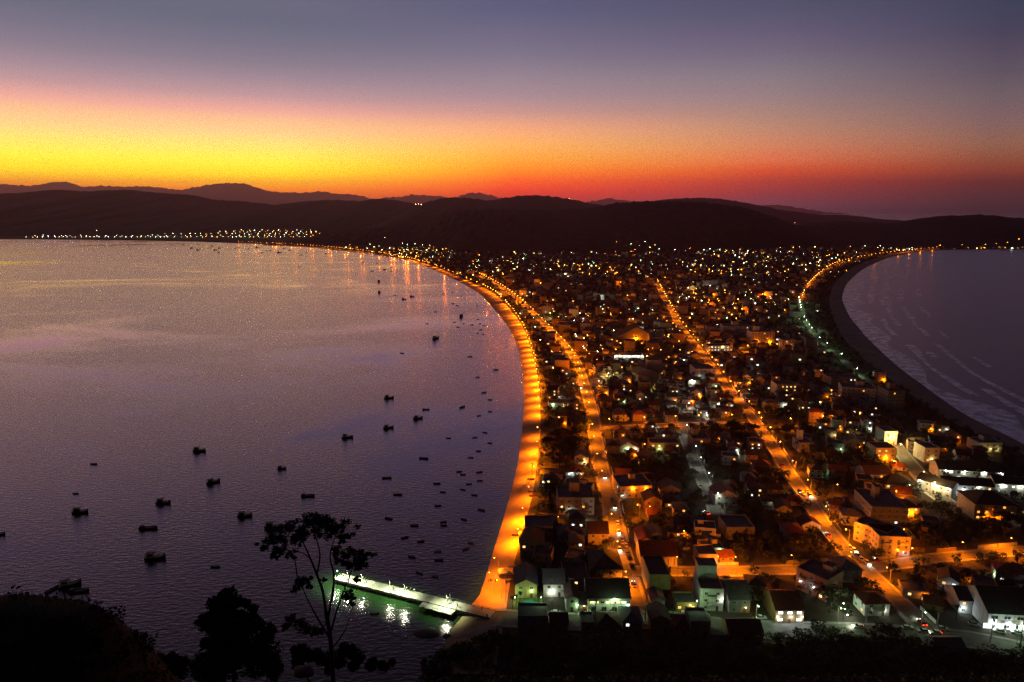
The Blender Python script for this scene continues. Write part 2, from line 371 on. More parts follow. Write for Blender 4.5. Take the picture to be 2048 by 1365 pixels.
# ------------------------------------------------------------------ water
def water_mat(name, kpow, base, rough0, rough1, tint, bump, patch_lo, patch_hi, fmin=.04):
    m = bpy.data.materials.new(name); m.use_nodes = True; t = m.node_tree; t.nodes.clear()
    N = lambda k, **a: (lambda n: [setattr(n, x, y) for x, y in a.items()] and n or n)(t.nodes.new(k))
    Lk = t.links.new
    ge = N('ShaderNodeNewGeometry')
    mp = N('ShaderNodeMapping'); mp.inputs['Scale'].default_value = (.0022, .0042, 1); mp.inputs['Rotation'].default_value = (0, 0, .12); Lk(ge.outputs['Position'], mp.inputs[0])
    pn = N('ShaderNodeTexNoise'); pn.inputs['Scale'].default_value = 1.0; pn.inputs['Detail'].default_value = 6; pn.inputs['Roughness'].default_value = .62; pn.inputs['Distortion'].default_value = .6; Lk(mp.outputs[0], pn.inputs['Vector'])
    pr = N('ShaderNodeMapRange'); pr.inputs[1].default_value = patch_lo; pr.inputs[2].default_value = patch_hi; Lk(pn.outputs['Fac'], pr.inputs[0])   # 1 = glassy patch
    ro = N('ShaderNodeMapRange'); ro.inputs[3].default_value = rough1; ro.inputs[4].default_value = rough0; Lk(pr.outputs[0], ro.inputs[0])
    w1 = N('ShaderNodeTexNoise'); w1.inputs['Scale'].default_value = .5; w1.inputs['Detail'].default_value = 5
    mp2 = N('ShaderNodeMapping'); mp2.inputs['Scale'].default_value = (.55, 1.3, 1); mp2.inputs['Rotation'].default_value = (0, 0, -.35); Lk(ge.outputs['Position'], mp2.inputs[0]); Lk(mp2.outputs[0], w1.inputs['Vector'])
    bp = N('ShaderNodeBump'); bp.inputs['Distance'].default_value = 1.0; Lk(w1.outputs['Fac'], bp.inputs['Height'])
    bs = N('ShaderNodeMapRange'); bs.inputs[3].default_value = bump; bs.inputs[4].default_value = bump * .25; Lk(pr.outputs[0], bs.inputs[0]); Lk(bs.outputs[0], bp.inputs['Strength'])
    gl = N('ShaderNodeBsdfGlossy'); gl.distribution = 'GGX'; gl.inputs['Color'].default_value = (*tint, 1); Lk(ro.outputs[0], gl.inputs['Roughness']); Lk(bp.outputs[0], gl.inputs['Normal'])
    df = N('ShaderNodeBsdfDiffuse'); df.inputs['Color'].default_value = (*base, 1)
    dt = N('ShaderNodeVectorMath', operation='DOT_PRODUCT'); Lk(ge.outputs['Incoming'], dt.inputs[0]); Lk(ge.outputs['Normal'], dt.inputs[1])
    ab = N('ShaderNodeMath', operation='ABSOLUTE'); Lk(dt.outputs['Value'], ab.inputs[0])
    om = N('ShaderNodeMath', operation='SUBTRACT'); om.inputs[0].default_value = 1.0; Lk(ab.outputs[0], om.inputs[1])
    pw = N('ShaderNodeMath', operation='POWER'); Lk(om.outputs[0], pw.inputs[0]); pw.inputs[1].default_value = kpow
    mx0 = N('ShaderNodeMath', operation='MULTIPLY_ADD'); Lk(pw.outputs[0], mx0.inputs[0]); mx0.inputs[1].default_value = 1 - fmin; mx0.inputs[2].default_value = fmin
    mx = N('ShaderNodeMixShader'); Lk(mx0.outputs[0], mx.inputs[0]); Lk(df.outputs[0], mx.inputs[1]); Lk(gl.outputs[0], mx.inputs[2])
    out = N('ShaderNodeOutputMaterial'); Lk(mx.outputs[0], out.inputs[0]); return m
M['water'] = water_mat('bay_water', 2.25, (.012, .046, .010), .07, .17, (1.0, .84, 1.0), .34, .50, .66, .0)
mb = MB()
mb.face([(-38000, -5000, 0), (100, -5000, 0), (100, 38000, 0), (-38000, 38000, 0)], 'water')
structure('bay_water', mb.mesh('bay_water'))
M['ocean'] = water_mat('ocean_water', 3.0, (.010, .012, .014), .12, .28, (.82, .84, .92), .6, .62, .9, .0)
mb = MB(); mb.face([(100, -5000, 0), (38000, -5000, 0), (38000, 38000, 0), (100, 38000, 0)], 'ocean')
structure('ocean', mb.mesh('ocean'))
mb = MB(); mb.face([(-38000, -5000, -6), (38000, -5000, -6), (38000, 38000, -6), (-38000, 38000, -6)], 'rock'); structure('seabed', mb.mesh('seabed'))
#SECTION_HILLS
# ------------------------------------------------------------------ hills
def ridge(name, pts, D, front, back, base=0.0, rough=6.0, spur=.22, step=14.0, rows=26, dvar=0.0, seed=0):
    """a hill range: crest through the given skyline at distance D, falling to `front` and `back`"""
    crest = []
    for px, py in pts:
        d = ray(px, py); t = D / d.y; crest.append((d.x * t, H + d.z * t))
    x0, x1 = crest[0][0], crest[-1][0]; n = int((x1 - x0) / step); mb = MB()
    zs = [(c[1], c[0]) for c in crest]
    foot = [(f_[1], (ray(f_[0], 430).x) * D / ray(f_[0], 430).y) for f_ in front] if isinstance(front, list) else None
    front0 = front
    for i in range(n + 1):
        x = x0 + (x1 - x0) * i / n; zr = interp(zs, x)
        # soften the polyline a little
        zr = .5 * zr + .25 * interp(zs, x - step * 3) + .25 * interp(zs, x + step * 3)
        front = interp(foot, x) if foot else front0
        yo = dvar * mnoise.noise((x * .0012, seed, 0))
        for r in range(rows + 1):
            s = r / rows * 2 - 1          # -1 front foot, 0 crest, 1 back foot
            y = D + yo * (1 - abs(s)) + (s * (D - front) if s < 0 else s * (back - D))
            h = 1 - abs(s) ** 1.35 if s < 0 else 1 - s ** 1.6
            sp = 1 - spur * (0.5 + 0.5 * mnoise.noise((x * .0045 + seed, s * 1.6, seed))) * (1 - (1 - abs(s)) ** 2) * (1 if s < 0 else .3)
            z = base + (zr - base) * h * sp
            q_ = 14.0 / step
            z += rough * (mnoise.noise((x * .035 * q_, y * .035 * q_, seed)) + .6 * mnoise.noise((x * .09 * q_, y * .09 * q_, seed + 4)) + .35 * mnoise.noise((x * .2 * q_, y * .2 * q_, seed + 9))) * min(1, max(0, (zr - base) / 40))
            mb.v.append((x, y, z))
    k = rows + 1
    for i in range(n):
        for r in range(rows): mb.f.append((i * k + r, (i + 1) * k + r, (i + 1) * k + r + 1, i * k + r + 1)); mb.m.append(0)
    mb.mi('wood_hill'); HILLV[name] = (mb.v, mb.f); FEET[name] = foot; return structure(name, mb.mesh(name, True))
HILLV, FEET = {}, {}
ridge('far_mountains', [(-700, 380), (-400, 372), (-200, 378), (0, 368), (60, 373), (115, 363), (135, 365), (160, 375), (205, 372), (250, 374.5), (290, 373), (330, 377), (360, 381), (400, 373), (440, 367), (485, 366), (500, 371), (525, 381), (570, 386), (620, 386), (642, 382), (665, 388),
    (690, 388), (720, 392), (752, 402), (775, 393), (795, 396), (820, 389), (850, 391), (880, 393), (905, 398), (925, 390), (945, 385), (970, 388), (1000, 396), (1040, 404), (1100, 406), (1170, 405), (1195, 402), (1215, 396), (1250, 402), (1330, 407), (1450, 413), (1540, 411), (1560, 410), (1600, 420), (1640, 430)],
    34000, 30000, 37500, rough=70, step=90, rows=16, seed=1)
ridge('headland', [(1200, 432), (1250, 420), (1300, 402), (1345, 398), (1390, 396), (1440, 397), (1480, 404), (1520, 411), (1560, 420), (1600, 425), (1640, 430), (1690, 430), (1725, 434), (1750, 440), (1770, 437), (1790, 444), (1812, 452)], 9500, 8200, 11000, rough=8, step=28, rows=16, seed=2)
ridge('bay_hill', [(-700, 390), (-400, 395), (-200, 384), (0, 388), (60, 386), (115, 379), (160, 384), (205, 382), (250, 379), (310, 386), (380, 390), (420, 400), (480, 403), (560, 411), (600, 404), (660, 400), (720, 403), (760, 397), (800, 402), (840, 411), (900, 430), (1000, 466)], 7600, 4330, 9500, rough=9, step=22, rows=40, spur=.35, seed=3)
ridge('wooded_hill', [(690, 470), (780, 440), (830, 415), (860, 402), (895, 394), (940, 397), (980, 402), (1020, 394), (1060, 390), (1110, 394), (1160, 402), (1190, 409), (1250, 415), (1400, 430)], 6600, 4200, 7800, rough=9, step=18, rows=30, spur=.3, seed=4)
ridge('dark_hill', [(590, 480), (650, 468), (700, 461), (780, 455), (850, 448), (880, 431), (920, 422), (980, 418), (1050, 419), (1130, 419), (1180, 416), (1240, 406), (1300, 402), (1380, 403), (1440, 408), (1500, 418), (1550, 436), (1590, 451), (1640, 468), (1700, 485)], 3700, [(560, 3200), (860, 3080), (950, 2660), (1080, 2540), (1250, 2580), (1340, 2720), (1500, 2960), (1720, 3100)], 4500, rough=7, step=9, rows=36, seed=5)
ridge('right_hill', [(1500, 481), (1560, 463), (1590, 452), (1640, 446), (1680, 443), (1740, 446), (1800, 448), (1850, 440), (1900, 431), (1930, 432), (1970, 429), (2010, 435), (2048, 437), (2300, 430), (2600, 440)], 3900, 2990, 4800, rough=5, step=12, rows=26, seed=6)

# ------------------------------------------------------------------ the slope the photograph was taken from
def hill_z(x, y):
    if y < 0: return 158.2 + min(20, -y * .2)
    base = 158.2 - y * (.705 + .0455 * min(1, y / 110)) - 3.5 * min(1, y / 6)
    base += 1.0 * mnoise.noise((x * .06, y * .06, 2)) * min(1, y / 60) + .5 * mnoise.noise((x * .2, y * .2, 5)) * min(1, y / 40)
    side = max(0, (abs(x) - 170) / 100)
    return base - 6 * side * min(1, y / 100)
def slope_mesh(x0, x1, y0, y1, dx, dy):
    mb = MB(); nx = int((x1 - x0) / dx); ny = int((y1 - y0) / dy)
    for j in range(ny + 1):
        for i in range(nx + 1):
            x = x0 + dx * i; y = y0 + dy * j; mb.v.append((x, y, max(-3, hill_z(x, y))))
    for j in range(ny):
        for i in range(nx):
            a = j * (nx + 1) + i; mb.f.append((a, a + 1, a + nx + 2, a + nx + 1)); mb.m.append(0)
    mb.mi('hillside'); return mb.mesh('hillside', True)
structure('hillside', slope_mesh(-260, 330, -24, 240, 3.0, 3.0))

# leaf clumps ------------------------------------------------------
def leaf_clump(mb, c, r, n, size, m, rnd, sq=.8, shell=.45):
    for _ in range(n):
        while True:
            d = Vector((rnd.uniform(-1, 1), rnd.uniform(-1, 1), rnd.uniform(-1, 1)))
            if .02 < d.length < 1: break
        d = d.normalized() * (shell + (1 - shell) * rnd.random() ** .6)
        p = Vector(c) + Vector((d.x * r, d.y * r, d.z * r * sq))
        u = Vector((rnd.gauss(0, 1), rnd.gauss(0, 1), rnd.gauss(0, .6))).normalized(); w = u.cross(Vector((rnd.gauss(0, 1), rnd.gauss(0, 1), rnd.gauss(0, 1)))).normalized()
        s = size * rnd.uniform(.6, 1.3)
        mb.face([p - u * s, p + w * s * .5, p + u * s, p - w * s * .5], m)

def crown_mesh(kind, seed):
    r = random.Random(seed); mb = MB()
    if kind == 'round':
        for k in range(11): leaf_clump(mb, (r.gauss(0, 1.1), r.gauss(0, 1.1), 4.2 + r.gauss(0, .9)), r.uniform(1.0, 1.7), 36, .42, 'leaf', r)
    elif kind == 'spreading':
        for k in range(15): 
            a = r.uniform(0, 2 * PI); q = 3.2 * math.sqrt(r.random()); leaf_clump(mb, (q * math.cos(a), q * math.sin(a), 4.6 - q * .25 + r.gauss(0, .3)), r.uniform(1.0, 1.6), 30, .42, 'leaf2', r, .55)
    elif kind == 'pointed':
        for k in range(9): leaf_clump(mb, (r.gauss(0, .3), r.gauss(0, .3), 1.6 + k * .75), 1.5 - k * .13, 34, .36, 'leaf', r, .9)
    elif kind == 'palm':
        for k in range(13):
            a = 2 * PI * k / 13 + r.uniform(-.2, .2); L = r.uniform(2.0, 2.8); up = r.uniform(.1, 1.0); pts = []
            for i in range(5):
                t = i / 4; pts.append(Vector((L * t * math.cos(a), L * t * math.sin(a), 6.4 + up * t * 2 - 2.3 * t * t)))
            side = Vector((-math.sin(a), math.cos(a), 0))
            for i in range(4):
                w0, w1 = .34 * (1 - i / 4.5), .34 * (1 - (i + 1) / 4.5)
                mb.face([pts[i], pts[i + 1], pts[i + 1] + side * w1 - Vector((0, 0, .25 * w1)), pts[i] + side * w0 - Vector((0, 0, .25 * w0))], 'leaf2')
                mb.face([pts[i], pts[i] - side * w0 - Vector((0, 0, .25 * w0)), pts[i + 1] - side * w1 - Vector((0, 0, .25 * w1)), pts[i + 1]], 'leaf2')
    return mb.mesh(kind + '_crown')
def trunk_mesh(kind):
    mb = MB()
    if kind == 'palm': mb.tube([(0, 0, -.2), (.15, 0, 2), (.1, .1, 4.5), (0, 0, 6.5)], [.2, .15, .13, .12], 'bark', 6)
    elif kind == 'pointed': mb.tube([(0, 0, -.2), (0, 0, 3), (0, 0, 6)], [.2, .14, .05], 'bark', 5)
    else:
        mb.tube([(0, 0, -.2), (.05, 0, 1.6), (0, .1, 3.2)], [.26, .19, .14], 'bark', 6)
        for a in (0.3, 2.3, 4.4): mb.tube([(0, 0, 1.7), (math.cos(a) * .9, math.sin(a) * .9, 3.2), (math.cos(a) * 1.5, math.sin(a) * 1.5, 4.3)], [.11, .08, .04], 'bark', 5)
    return mb.mesh(kind + '_trunk')
TREES = {k: ([crown_mesh(k, s) for s in range(3)], trunk_mesh(k)) for k in ('round', 'spreading', 'pointed', 'palm')}
TREE_WORD = {'round': 'round crowned tree', 'spreading': 'spreading flat crowned tree', 'pointed': 'pointed narrow tree', 'palm': 'thin palm'}
TREE_NAME = {'round': 'broadleaf_tree', 'spreading': 'spreading_tree', 'pointed': 'conical_tree', 'palm': 'palm_tree'}
LABELS = []                                   # (object, key, template) counted later
def tree(kind, x, y, s, z=GZ, where=None):
    o = link(TREE_NAME[kind], None, loc=(x, y, z), rz=R.uniform(0, 6.28), scale=s)
    cr = link('crown', R.choice(TREES[kind][0]), o); cr['kind'] = 'stuff'; link('trunk', TREES[kind][1], o)
    del cr['kind']
    tag(o, None, 'palm' if kind == 'palm' else 'tree', 'trees among the houses')
    LABELS.append((o, ('tall' if s > 1.15 else 'low' if s < .8 else 'dark') + ' ' + TREE_WORD[kind], where)); return o

# wooded foot of the slope: one mass nobody could count
mb = MB(); rs = random.Random(21)
for k in range(1500):
    x = rs.uniform(-22, 215); y = 128 + 100 * rs.random() ** .7
    if x > 40 and y > 221: continue
    if x < 8 and y > 222: continue
    if x < -5 and rs.random() < .5: continue
    z = hill_z(x, y)
    if z < 0.5: z = GZ if x > 0 else z
    if z < 0: continue
    top = rs.uniform(2.2, 5.2) * (1 if y < 200 else 1.15); rr = rs.uniform(1.6, 3.0)
    leaf_clump(mb, (x, y, z + top * .55), rr, 52, .62, rs.choice(('leaf', 'leaf2')), rs, .9)
for k in range(70):
    t = rs.random(); q = G(872, 1302, 1).lerp(G(965, 1276, 1), t / .6) if t < .6 else G(965, 1276, 1).lerp(G(1022, 1262, 1), (t - .6) / .4)
    leaf_clump(mb, (q.x + rs.gauss(0, 1.2), q.y - rs.uniform(1, 16), 1.0 + rs.uniform(0, 2)), rs.uniform(1.4, 2.6), 52, .55, 'leaf', rs, .8)
for px, py, hh in [(1640, 1262, 5), (1655, 1270, 5), (1672, 1275, 5), (1700, 1282, 4), (1745, 1268, 4), (1760, 1262, 5), (1780, 1268, 5), (1795, 1275, 5), (1610, 1275, 4), (1540, 1280, 4), (1590, 1280, 4), (1450, 1285, 3), (1560, 1285, 4), (1850, 1305, 4), (1880, 1310, 5), (1940, 1318, 5), (1990, 1330, 4), (1830, 1290, 4), (1120, 1285, 3), (1040, 1282, 3), (1240, 1290, 3), (1345, 1288, 3)]:
    q = G(px, py + 8)
    for e in range(4): leaf_clump(mb, (q.x + rs.gauss(0, 1.8), q.y + rs.gauss(0, 1), GZ + hh * rs.uniform(.4, 1)), rs.uniform(1.3, 2.2), 60, .5, 'leaf', rs, .9)
def slope_hit(px, py):
    d = ray(px, py); t = 60.0
    while t < 320:
        x, y, z = d.x * t, d.y * t, H + d.z * t
        if z < max(GZ if x > -14 else 0.0, hill_z(x, y)): return Vector((x, y, z))
        t += .8
    return None
LIP = [(850, 1318), (900, 1298), (960, 1282), (1010, 1268), (1050, 1296), (1200, 1298), (1350, 1294), (1480, 1292), (1560, 1284), (1600, 1276), (1650, 1262), (1690, 1274), (1740, 1276), (1780, 1266), (1830, 1288), (1900, 1304), (1960, 1314), (2060, 1336)]
for k in range(1150):
    px = rs.uniform(846, 2060); top = interp([(b_, a_) for a_, b_ in LIP], px)
    py = top + 7 + (1352 - top) * rs.random() ** 1.7; q = slope_hit(px, py)
    if q is None: continue
    leaf_clump(mb, q + Vector((0, 0, rs.uniform(.1, 1.5))), rs.uniform(.7, 2.0), 40, .42, rs.choice(('leaf', 'leaf', 'leaf2')), rs, .9)
stuff('hillside_woods', mb.mesh('hillside_woods'))
mb = MB()
for k in range(5200):
    x = rs.uniform(-70, 150); y = rs.uniform(70, 214) if x < -18 else rs.uniform(70, 150); z = hill_z(x, y)
    if z < 0: continue
    h = rs.uniform(.5, 1.5); a = rs.uniform(0, PI); w = rs.uniform(.1, .35)
    mb.face([(x - w * math.cos(a), y - w * math.sin(a), z - .1), (x + w * math.cos(a), y + w * math.sin(a), z - .1), (x + rs.gauss(0, .3), y + rs.gauss(0, .3), z + h)], rs.choice(('dry', 'leaf2', 'hillside')))
stuff('dry_grass', mb.mesh('dry_grass'))

# grassy knoll close to the camera
def knoll():
    mb = MB(); pts = [(-260, 1160), (-100, 1176), (0, 1191), (60, 1193), (120, 1195), (170, 1202), (205, 1218), (232, 1250), (250, 1290), (262, 1340), (275, 1400)]
    D0 = 15.0; cols = []
    for i in range(len(pts) - 1):
        for k in range(5):
            t = k / 5; cols.append((pts[i][0] * (1 - t) + pts[i + 1][0] * t, pts[i][1] * (1 - t) + pts[i + 1][1] * t))
    rows = 12
    for i, (px, py) in enumerate(cols):
        top = P(px, py, D0); 
        for r in range(rows + 1):
            s = r / rows * 2 - 1; y = top.y + s * 4.5
            z = top.z - (.7 * abs(s) ** 1.5 if s < 0 else 4.5 * s * .95 + 2.5 * s * s) + .10 * mnoise.noise((top.x * 1.5, y * 1.5, 3))
            mb.v.append((top.x - s * .4, y, z))
    k = rows + 1
    for i in range(len(cols) - 1):
        for r in range(rows): mb.f.append((i * k + r, (i + 1) * k + r, (i + 1) * k + r + 1, i * k + r + 1)); mb.m.append(0)
    mb.mi('hillside'); structure('grassy_knoll', mb.mesh('grassy_knoll', True))
    g = MB(); rs = random.Random(5)
    for _ in range(9000):
        i = rs.randrange(len(cols) - 1); a = mb.v[i * k + rs.randrange(2, rows - 1)]; b = mb.v[(i + 1) * k + rs.randrange(2, rows - 1)]; t = rs.random()
        p = Vector(a).lerp(Vector(b), t); p.z -= .03; h = rs.uniform(.06, .2); an = rs.uniform(0, PI); w = .012
        g.face([(p.x - w * math.cos(an), p.y - w * math.sin(an), p.z), (p.x + w * math.cos(an), p.y + w * math.sin(an), p.z), (p.x + rs.gauss(0, .05), p.y + rs.gauss(0, .05), p.z + h)], rs.choice(('dry', 'scrub', 'scrub')))
    for _ in range(150):
        i = rs.randrange(len(cols) - 1); a = Vector(mb.v[i * k + rs.randrange(3, 8)])
        leaf_clump(g, a + Vector((rs.gauss(0, .2), 0, rs.uniform(-.22, -.02))), rs.uniform(.1, .3), 40, .05, 'scrub', rs, .7, .1)
    stuff('knoll_grass', g.mesh('knoll_grass'))
knoll()

# tall slender tree in front of the bay --------------------------------
def foreground_tree():
    D = 40.0; rnd = random.Random(11)
    base = P(668, 1362, D); base.z = hill_z(base.x, base.y) - .3
    root = link('tall_tree', None, loc=base)
    tag(root, 'tall slender tree with flat topped crown silhouetted before the lit pier', 'tree')
    def pp(px, py, dd=0): return P(px, py, D + dd) - base
    def limb(pts, r0, r1, nm):
        q = [pp(*p) for p in pts]; sm = smooth_line(q, .35); n = len(sm); mb = MB()
        mb.tube(sm, [r0 + (r1 - r0) * i / (n - 1) for i in range(n)], 'bark', 6); return link(nm, mb.mesh(nm, True), root)
    tr = MB(); q = smooth_line([Vector((0, 0, 0)), pp(664, 1320), pp(660, 1270), pp(652, 1225)], .4); tr.tube(q, [.17 - .06 * i / len(q) for i in range(len(q))], 'bark', 7); link('trunk', tr.mesh('trunk', True), root)
    limb([(652, 1225), (646, 1185), (634, 1150), (622, 1120), (606, 1085), (592, 1062)], .095, .03, 'branch')
    limb([(634, 1150), (640, 1110), (632, 1075), (626, 1052)], .06, .025, 'branch')
    limb([(655, 1240), (664, 1195), (668, 1150), (660, 1115), (668, 1080), (676, 1060)], .08, .025, 'branch')
    limb([(660, 1270), (676, 1215), (690, 1175), (704, 1140), (712, 1115)], .075, .022, 'branch', )
    limb([(690, 1175), (696, 1195), (716, 1165)], .03, .012, 'branch')
    limb([(660, 1278), (636, 1238), (618, 1205), (606, 1178), (600, 1160)], .07, .02, 'branch')
    limb([(606, 1178), (594, 1150), (590, 1120), (576, 1100), (562, 1088)], .045, .018, 'branch')
    limb([(622, 1120), (610, 1108), (590, 1100), (572, 1092)], .035, .015, 'branch')
    limb([(655, 1240), (640, 1262), (620, 1256), (600, 1245)], .04, .015, 'branch')
    limb([(662, 1300), (690, 1262), (698, 1235), (706, 1210)], .05, .018, 'branch')
    cl = MB()
    blobs = [(536, 1095, 15), (545, 1078, 18), (560, 1100, 15), (565, 1075, 20), (585, 1062, 20), (600, 1055, 22), (615, 1045, 20), (632, 1042, 20), (650, 1048, 22), (668, 1048, 20), (684, 1058, 16), (693, 1070, 11), (640, 1060, 20), (660, 1066, 18), (612, 1070, 18), (590, 1085, 15), (575, 1112, 9), (552, 1112, 8), (688, 1078, 10),
             (676, 1105, 12), (690, 1110, 16), (708, 1112, 18), (722, 1118, 14), (732, 1112, 8), (700, 1130, 14), (682, 1124, 10), (718, 1134, 9), (728, 1128, 8),
             (600, 1165, 13), (612, 1160, 10), (592, 1180, 9), (620, 1172, 6), (646, 1160, 5), (694, 1192, 12), (706, 1198, 8), (712, 1160, 6),
             (585, 1240, 14), (602, 1250, 16), (620, 1262, 14), (575, 1252, 8), (634, 1262, 9), (704, 1208, 7)]
    tw = MB()
    for x, y, r in blobs:
        rw = r * D / FPX; c0 = pp(x, y)
        for k in range(8):
            c = pp(x + rnd.gauss(0, r * .62), y + rnd.gauss(0, r * .42), rnd.gauss(0, .5))
            leaf_clump(cl, c, rw * rnd.uniform(.28, .62), int(26 + r * 2.6), .075, 'leaf', rnd, .75, .05)
            tw.tube([c0 + Vector((0, 0, -.25)), (c0 + c) / 2 + Vector((rnd.gauss(0, .06), 0, .02)), c], [.014, .010, .005], 'bark', 4, False)
    link('branch', tw.mesh('branch'), root)['kind'] = 'stuff'
    link('crown', cl.mesh('crown'), root)['kind'] = 'stuff'
foreground_tree()
def bush(name, label, cat, D, blobs, base_px, size=.11, m='leaf'):
    rnd = random.Random(len(blobs) * 7); base = P(*base_px, D); base.z = hill_z(base.x, base.y) - .2 if hill_z(base.x, base.y) < base.z + 6 else base.z
    root = tag(link(name, None, loc=base), label, cat); cl = MB()
    for x, y, r in blobs:
        rw = r * D / FPX
        for k in range(4): leaf_clump(cl, P(x + rnd.gauss(0, r * .5), y + rnd.gauss(0, r * .45), D + rnd.gauss(0, rw * .6)) - base, rw * rnd.uniform(.4, 1), int(100 + r * 8), size, m, rnd, .95, .15)
    tr = MB(); top = P(blobs[0][0], blobs[0][1] + 20, D) - base; tr.tube([(0, 0, -.3), tuple(top * .5), tuple(top)], [.14, .09, .03], 'bark', 6)
    link('trunk', tr.mesh('trunk'), root); link('crown', cl.mesh('crown'), root)['kind'] = 'stuff'
bush('conical_tree', 'dense dark cone shaped tree standing on the slope before the bay', 'tree', 32.0, [(455, 1190, 10), (450, 1205, 18), (470, 1205, 14), (438, 1225, 20), (465, 1230, 24), (492, 1222, 16), (425, 1250, 22), (455, 1260, 30), (490, 1250, 28), (515, 1245, 14), (418, 1285, 24), (450, 1300, 34), (495, 1290, 32), (525, 1275, 20),
     (415, 1320, 22), (460, 1335, 36), (510, 1330, 36), (542, 1312, 18), (548, 1340, 20), (430, 1352, 26)], (470, 1385))
bush('shrub', 'ragged dark shrub at the foot of the tall slender tree', 'shrub', 46.0, [(600, 1300, 12), (615, 1308, 14), (630, 1312, 14), (690, 1305, 14), (706, 1296, 9), (600, 1322, 14), (650, 1322, 16), (720, 1318, 15), (745, 1322, 14), (680, 1326, 16), (775, 1330, 14)], (655, 1345), .14, 'leaf2')
bush('shrub', 'low reddish scrub on the crest between knoll and cone shaped tree', 'shrub', 40.0, [(340, 1318, 12), (320, 1330, 14), (365, 1325, 14), (390, 1335, 14), (300, 1338, 12), (345, 1342, 18), (405, 1345, 12)], (345, 1362), .12, 'dry')
def rock(name, label, p, sx, sy, sz, seed, sub=(14, 9)):
    mb = MB(); mb.ball((0, 0, 0), 1, 'rock', *sub)
    mb.v = [tuple(Vector(v) * (1 + .28 * mnoise.noise(Vector(v) * 1.3 + Vector((seed, 0, 0))))) for v in mb.v]
    o = link(name, mb.mesh(name, True), loc=p, scale=(sx, sy, sz)); return tag(o, label, 'rock')
rock('boulder', 'pale boulder resting in the grass below the tall slender tree', P(608, 1343, 44), .7, .5, .3, 3)
rock('sea_rock', 'broad wet rock breaking the surface off the slipway', G(852, 1266, 0), 5.2, 3.2, 1.0, 8)
rock('sea_rock', 'small pale rock at the water edge beside the slipway', G(893, 1272, 0), 1.8, 1.2, .8, 9)
# ------------------------------------------------------------------ streets
for k, (line, w) in ROADS.items():
    zz = GZ + .06 + .004 * 'HABEFGDIJKLMNO'.index(k)
    mb, L, Rr = ribbon(line, w, zz, 'road')
    structure(SNAME[k].replace(' ', '_'), mb.mesh('road'))
    if k in 'ABDEFHI':
        mb = MB()
        for side, Ln in ((1, L), (-1, Rr)):
            for i in range(len(line) - 1):
                a, b = Ln[i], Ln[i + 1]; mid = (a + b) / 2
                if any(seg_dist(mid, ROADS[o][0]) < ROADS[o][1] / 2 + 1.0 for o in ROADS if o != k): continue
                d = (b - a).normalized(); nn = Vector((-d.y, d.x, 0)) * side
                z1 = GZ + .17
                mb.face([(*a.xy, z1), (*b.xy, z1), (*(b + nn * 1.5).xy, z1), (*(a + nn * 1.5).xy, z1)] if side < 0 else [(*(a + nn * 1.5).xy, z1), (*(b + nn * 1.5).xy, z1), (*b.xy, z1), (*a.xy, z1)], 'kerb')
                mb.face([(*a.xy, GZ - .1), (*b.xy, GZ - .1), (*b.xy, z1), (*a.xy, z1)], 'kerb')
                mb.face([(*(a + nn * 1.5).xy, GZ - .1), (*(b + nn * 1.5).xy, GZ - .1), (*(b + nn * 1.5).xy, z1), (*(a + nn * 1.5).xy, z1)], 'kerb')
        if mb.f: structure('pavement', mb.mesh('pavement'))
# slipway of pale concrete beside the pier root
mb = MB(); sl = [G(958, 1228, 1.0), G(1005, 1232, 2.1), G(1002, 1250, 2.2), G(955, 1275, 1.6), G(905, 1278, .2), G(925, 1245, .2)]
n = len(sl); mb.face([(p.x, p.y, p.z + .12) for p in sl], 'sand_wet')
for i in range(n): a, b = sl[i], sl[(i + 1) % n]; mb.face([(a.x, a.y, -1), (b.x, b.y, -1), (b.x, b.y, b.z + .12), (a.x, a.y, a.z + .12)], 'concrete')
structure('slipway_path', mb.mesh('slipway'))

# surf along the ocean beach: irregular foam strips
def foam_mat():
    m = bpy.data.materials.new('surf_foam'); m.use_nodes = True; t = m.node_tree; t.nodes.clear()
    df = t.nodes.new('ShaderNodeBsdfDiffuse'); df.inputs[0].default_value = (.9, .88, .9, 1)
    gl = t.nodes.new('ShaderNodeBsdfGlossy'); gl.inputs['Color'].default_value = (.95, .93, .95, 1); gl.inputs['Roughness'].default_value = .3
    m1 = t.nodes.new('ShaderNodeMixShader'); m1.inputs[0].default_value = .72; t.links.new(df.outputs[0], m1.inputs[1]); t.links.new(gl.outputs[0], m1.inputs[2])
    tr = t.nodes.new('ShaderNodeBsdfTransparent'); m2 = t.nodes.new('ShaderNodeMixShader'); t.links.new(tr.outputs[0], m2.inputs[1]); t.links.new(m1.outputs[0], m2.inputs[2])
    ge = t.nodes.new('ShaderNodeNewGeometry'); nz = t.nodes.new('ShaderNodeTexNoise'); nz.inputs['Scale'].default_value = .09; nz.inputs['Detail'].default_value = 9; nz.inputs['Roughness'].default_value = .7
    t.links.new(ge.outputs['Position'], nz.inputs['Vector'])
    rp = t.nodes.new('ShaderNodeMapRange'); rp.inputs[1].default_value = .30; rp.inputs[2].default_value = .58; rp.inputs[3].default_value = 0; rp.inputs[4].default_value = 1.0; t.links.new(nz.outputs['Fac'], rp.inputs[0]); t.links.new(rp.outputs[0], m2.inputs[0])
    out = t.nodes.new('ShaderNodeOutputMaterial'); t.links.new(m2.outputs[0], out.inputs[0])
    return m
M['foam'] = foam_mat()
def offset(line, off_fn):
    out = []; n = len(line)
    for i, p in enumerate(line):
        d = line[min(i + 1, n - 1)] - line[max(i - 1, 0)]; d.z = 0; d.normalize(); nn = Vector((d.y, -d.x, 0))   # seaward of the ocean shore (to +x side)
        out.append(p + nn * off_fn(i))
    return out
rs = random.Random(31)
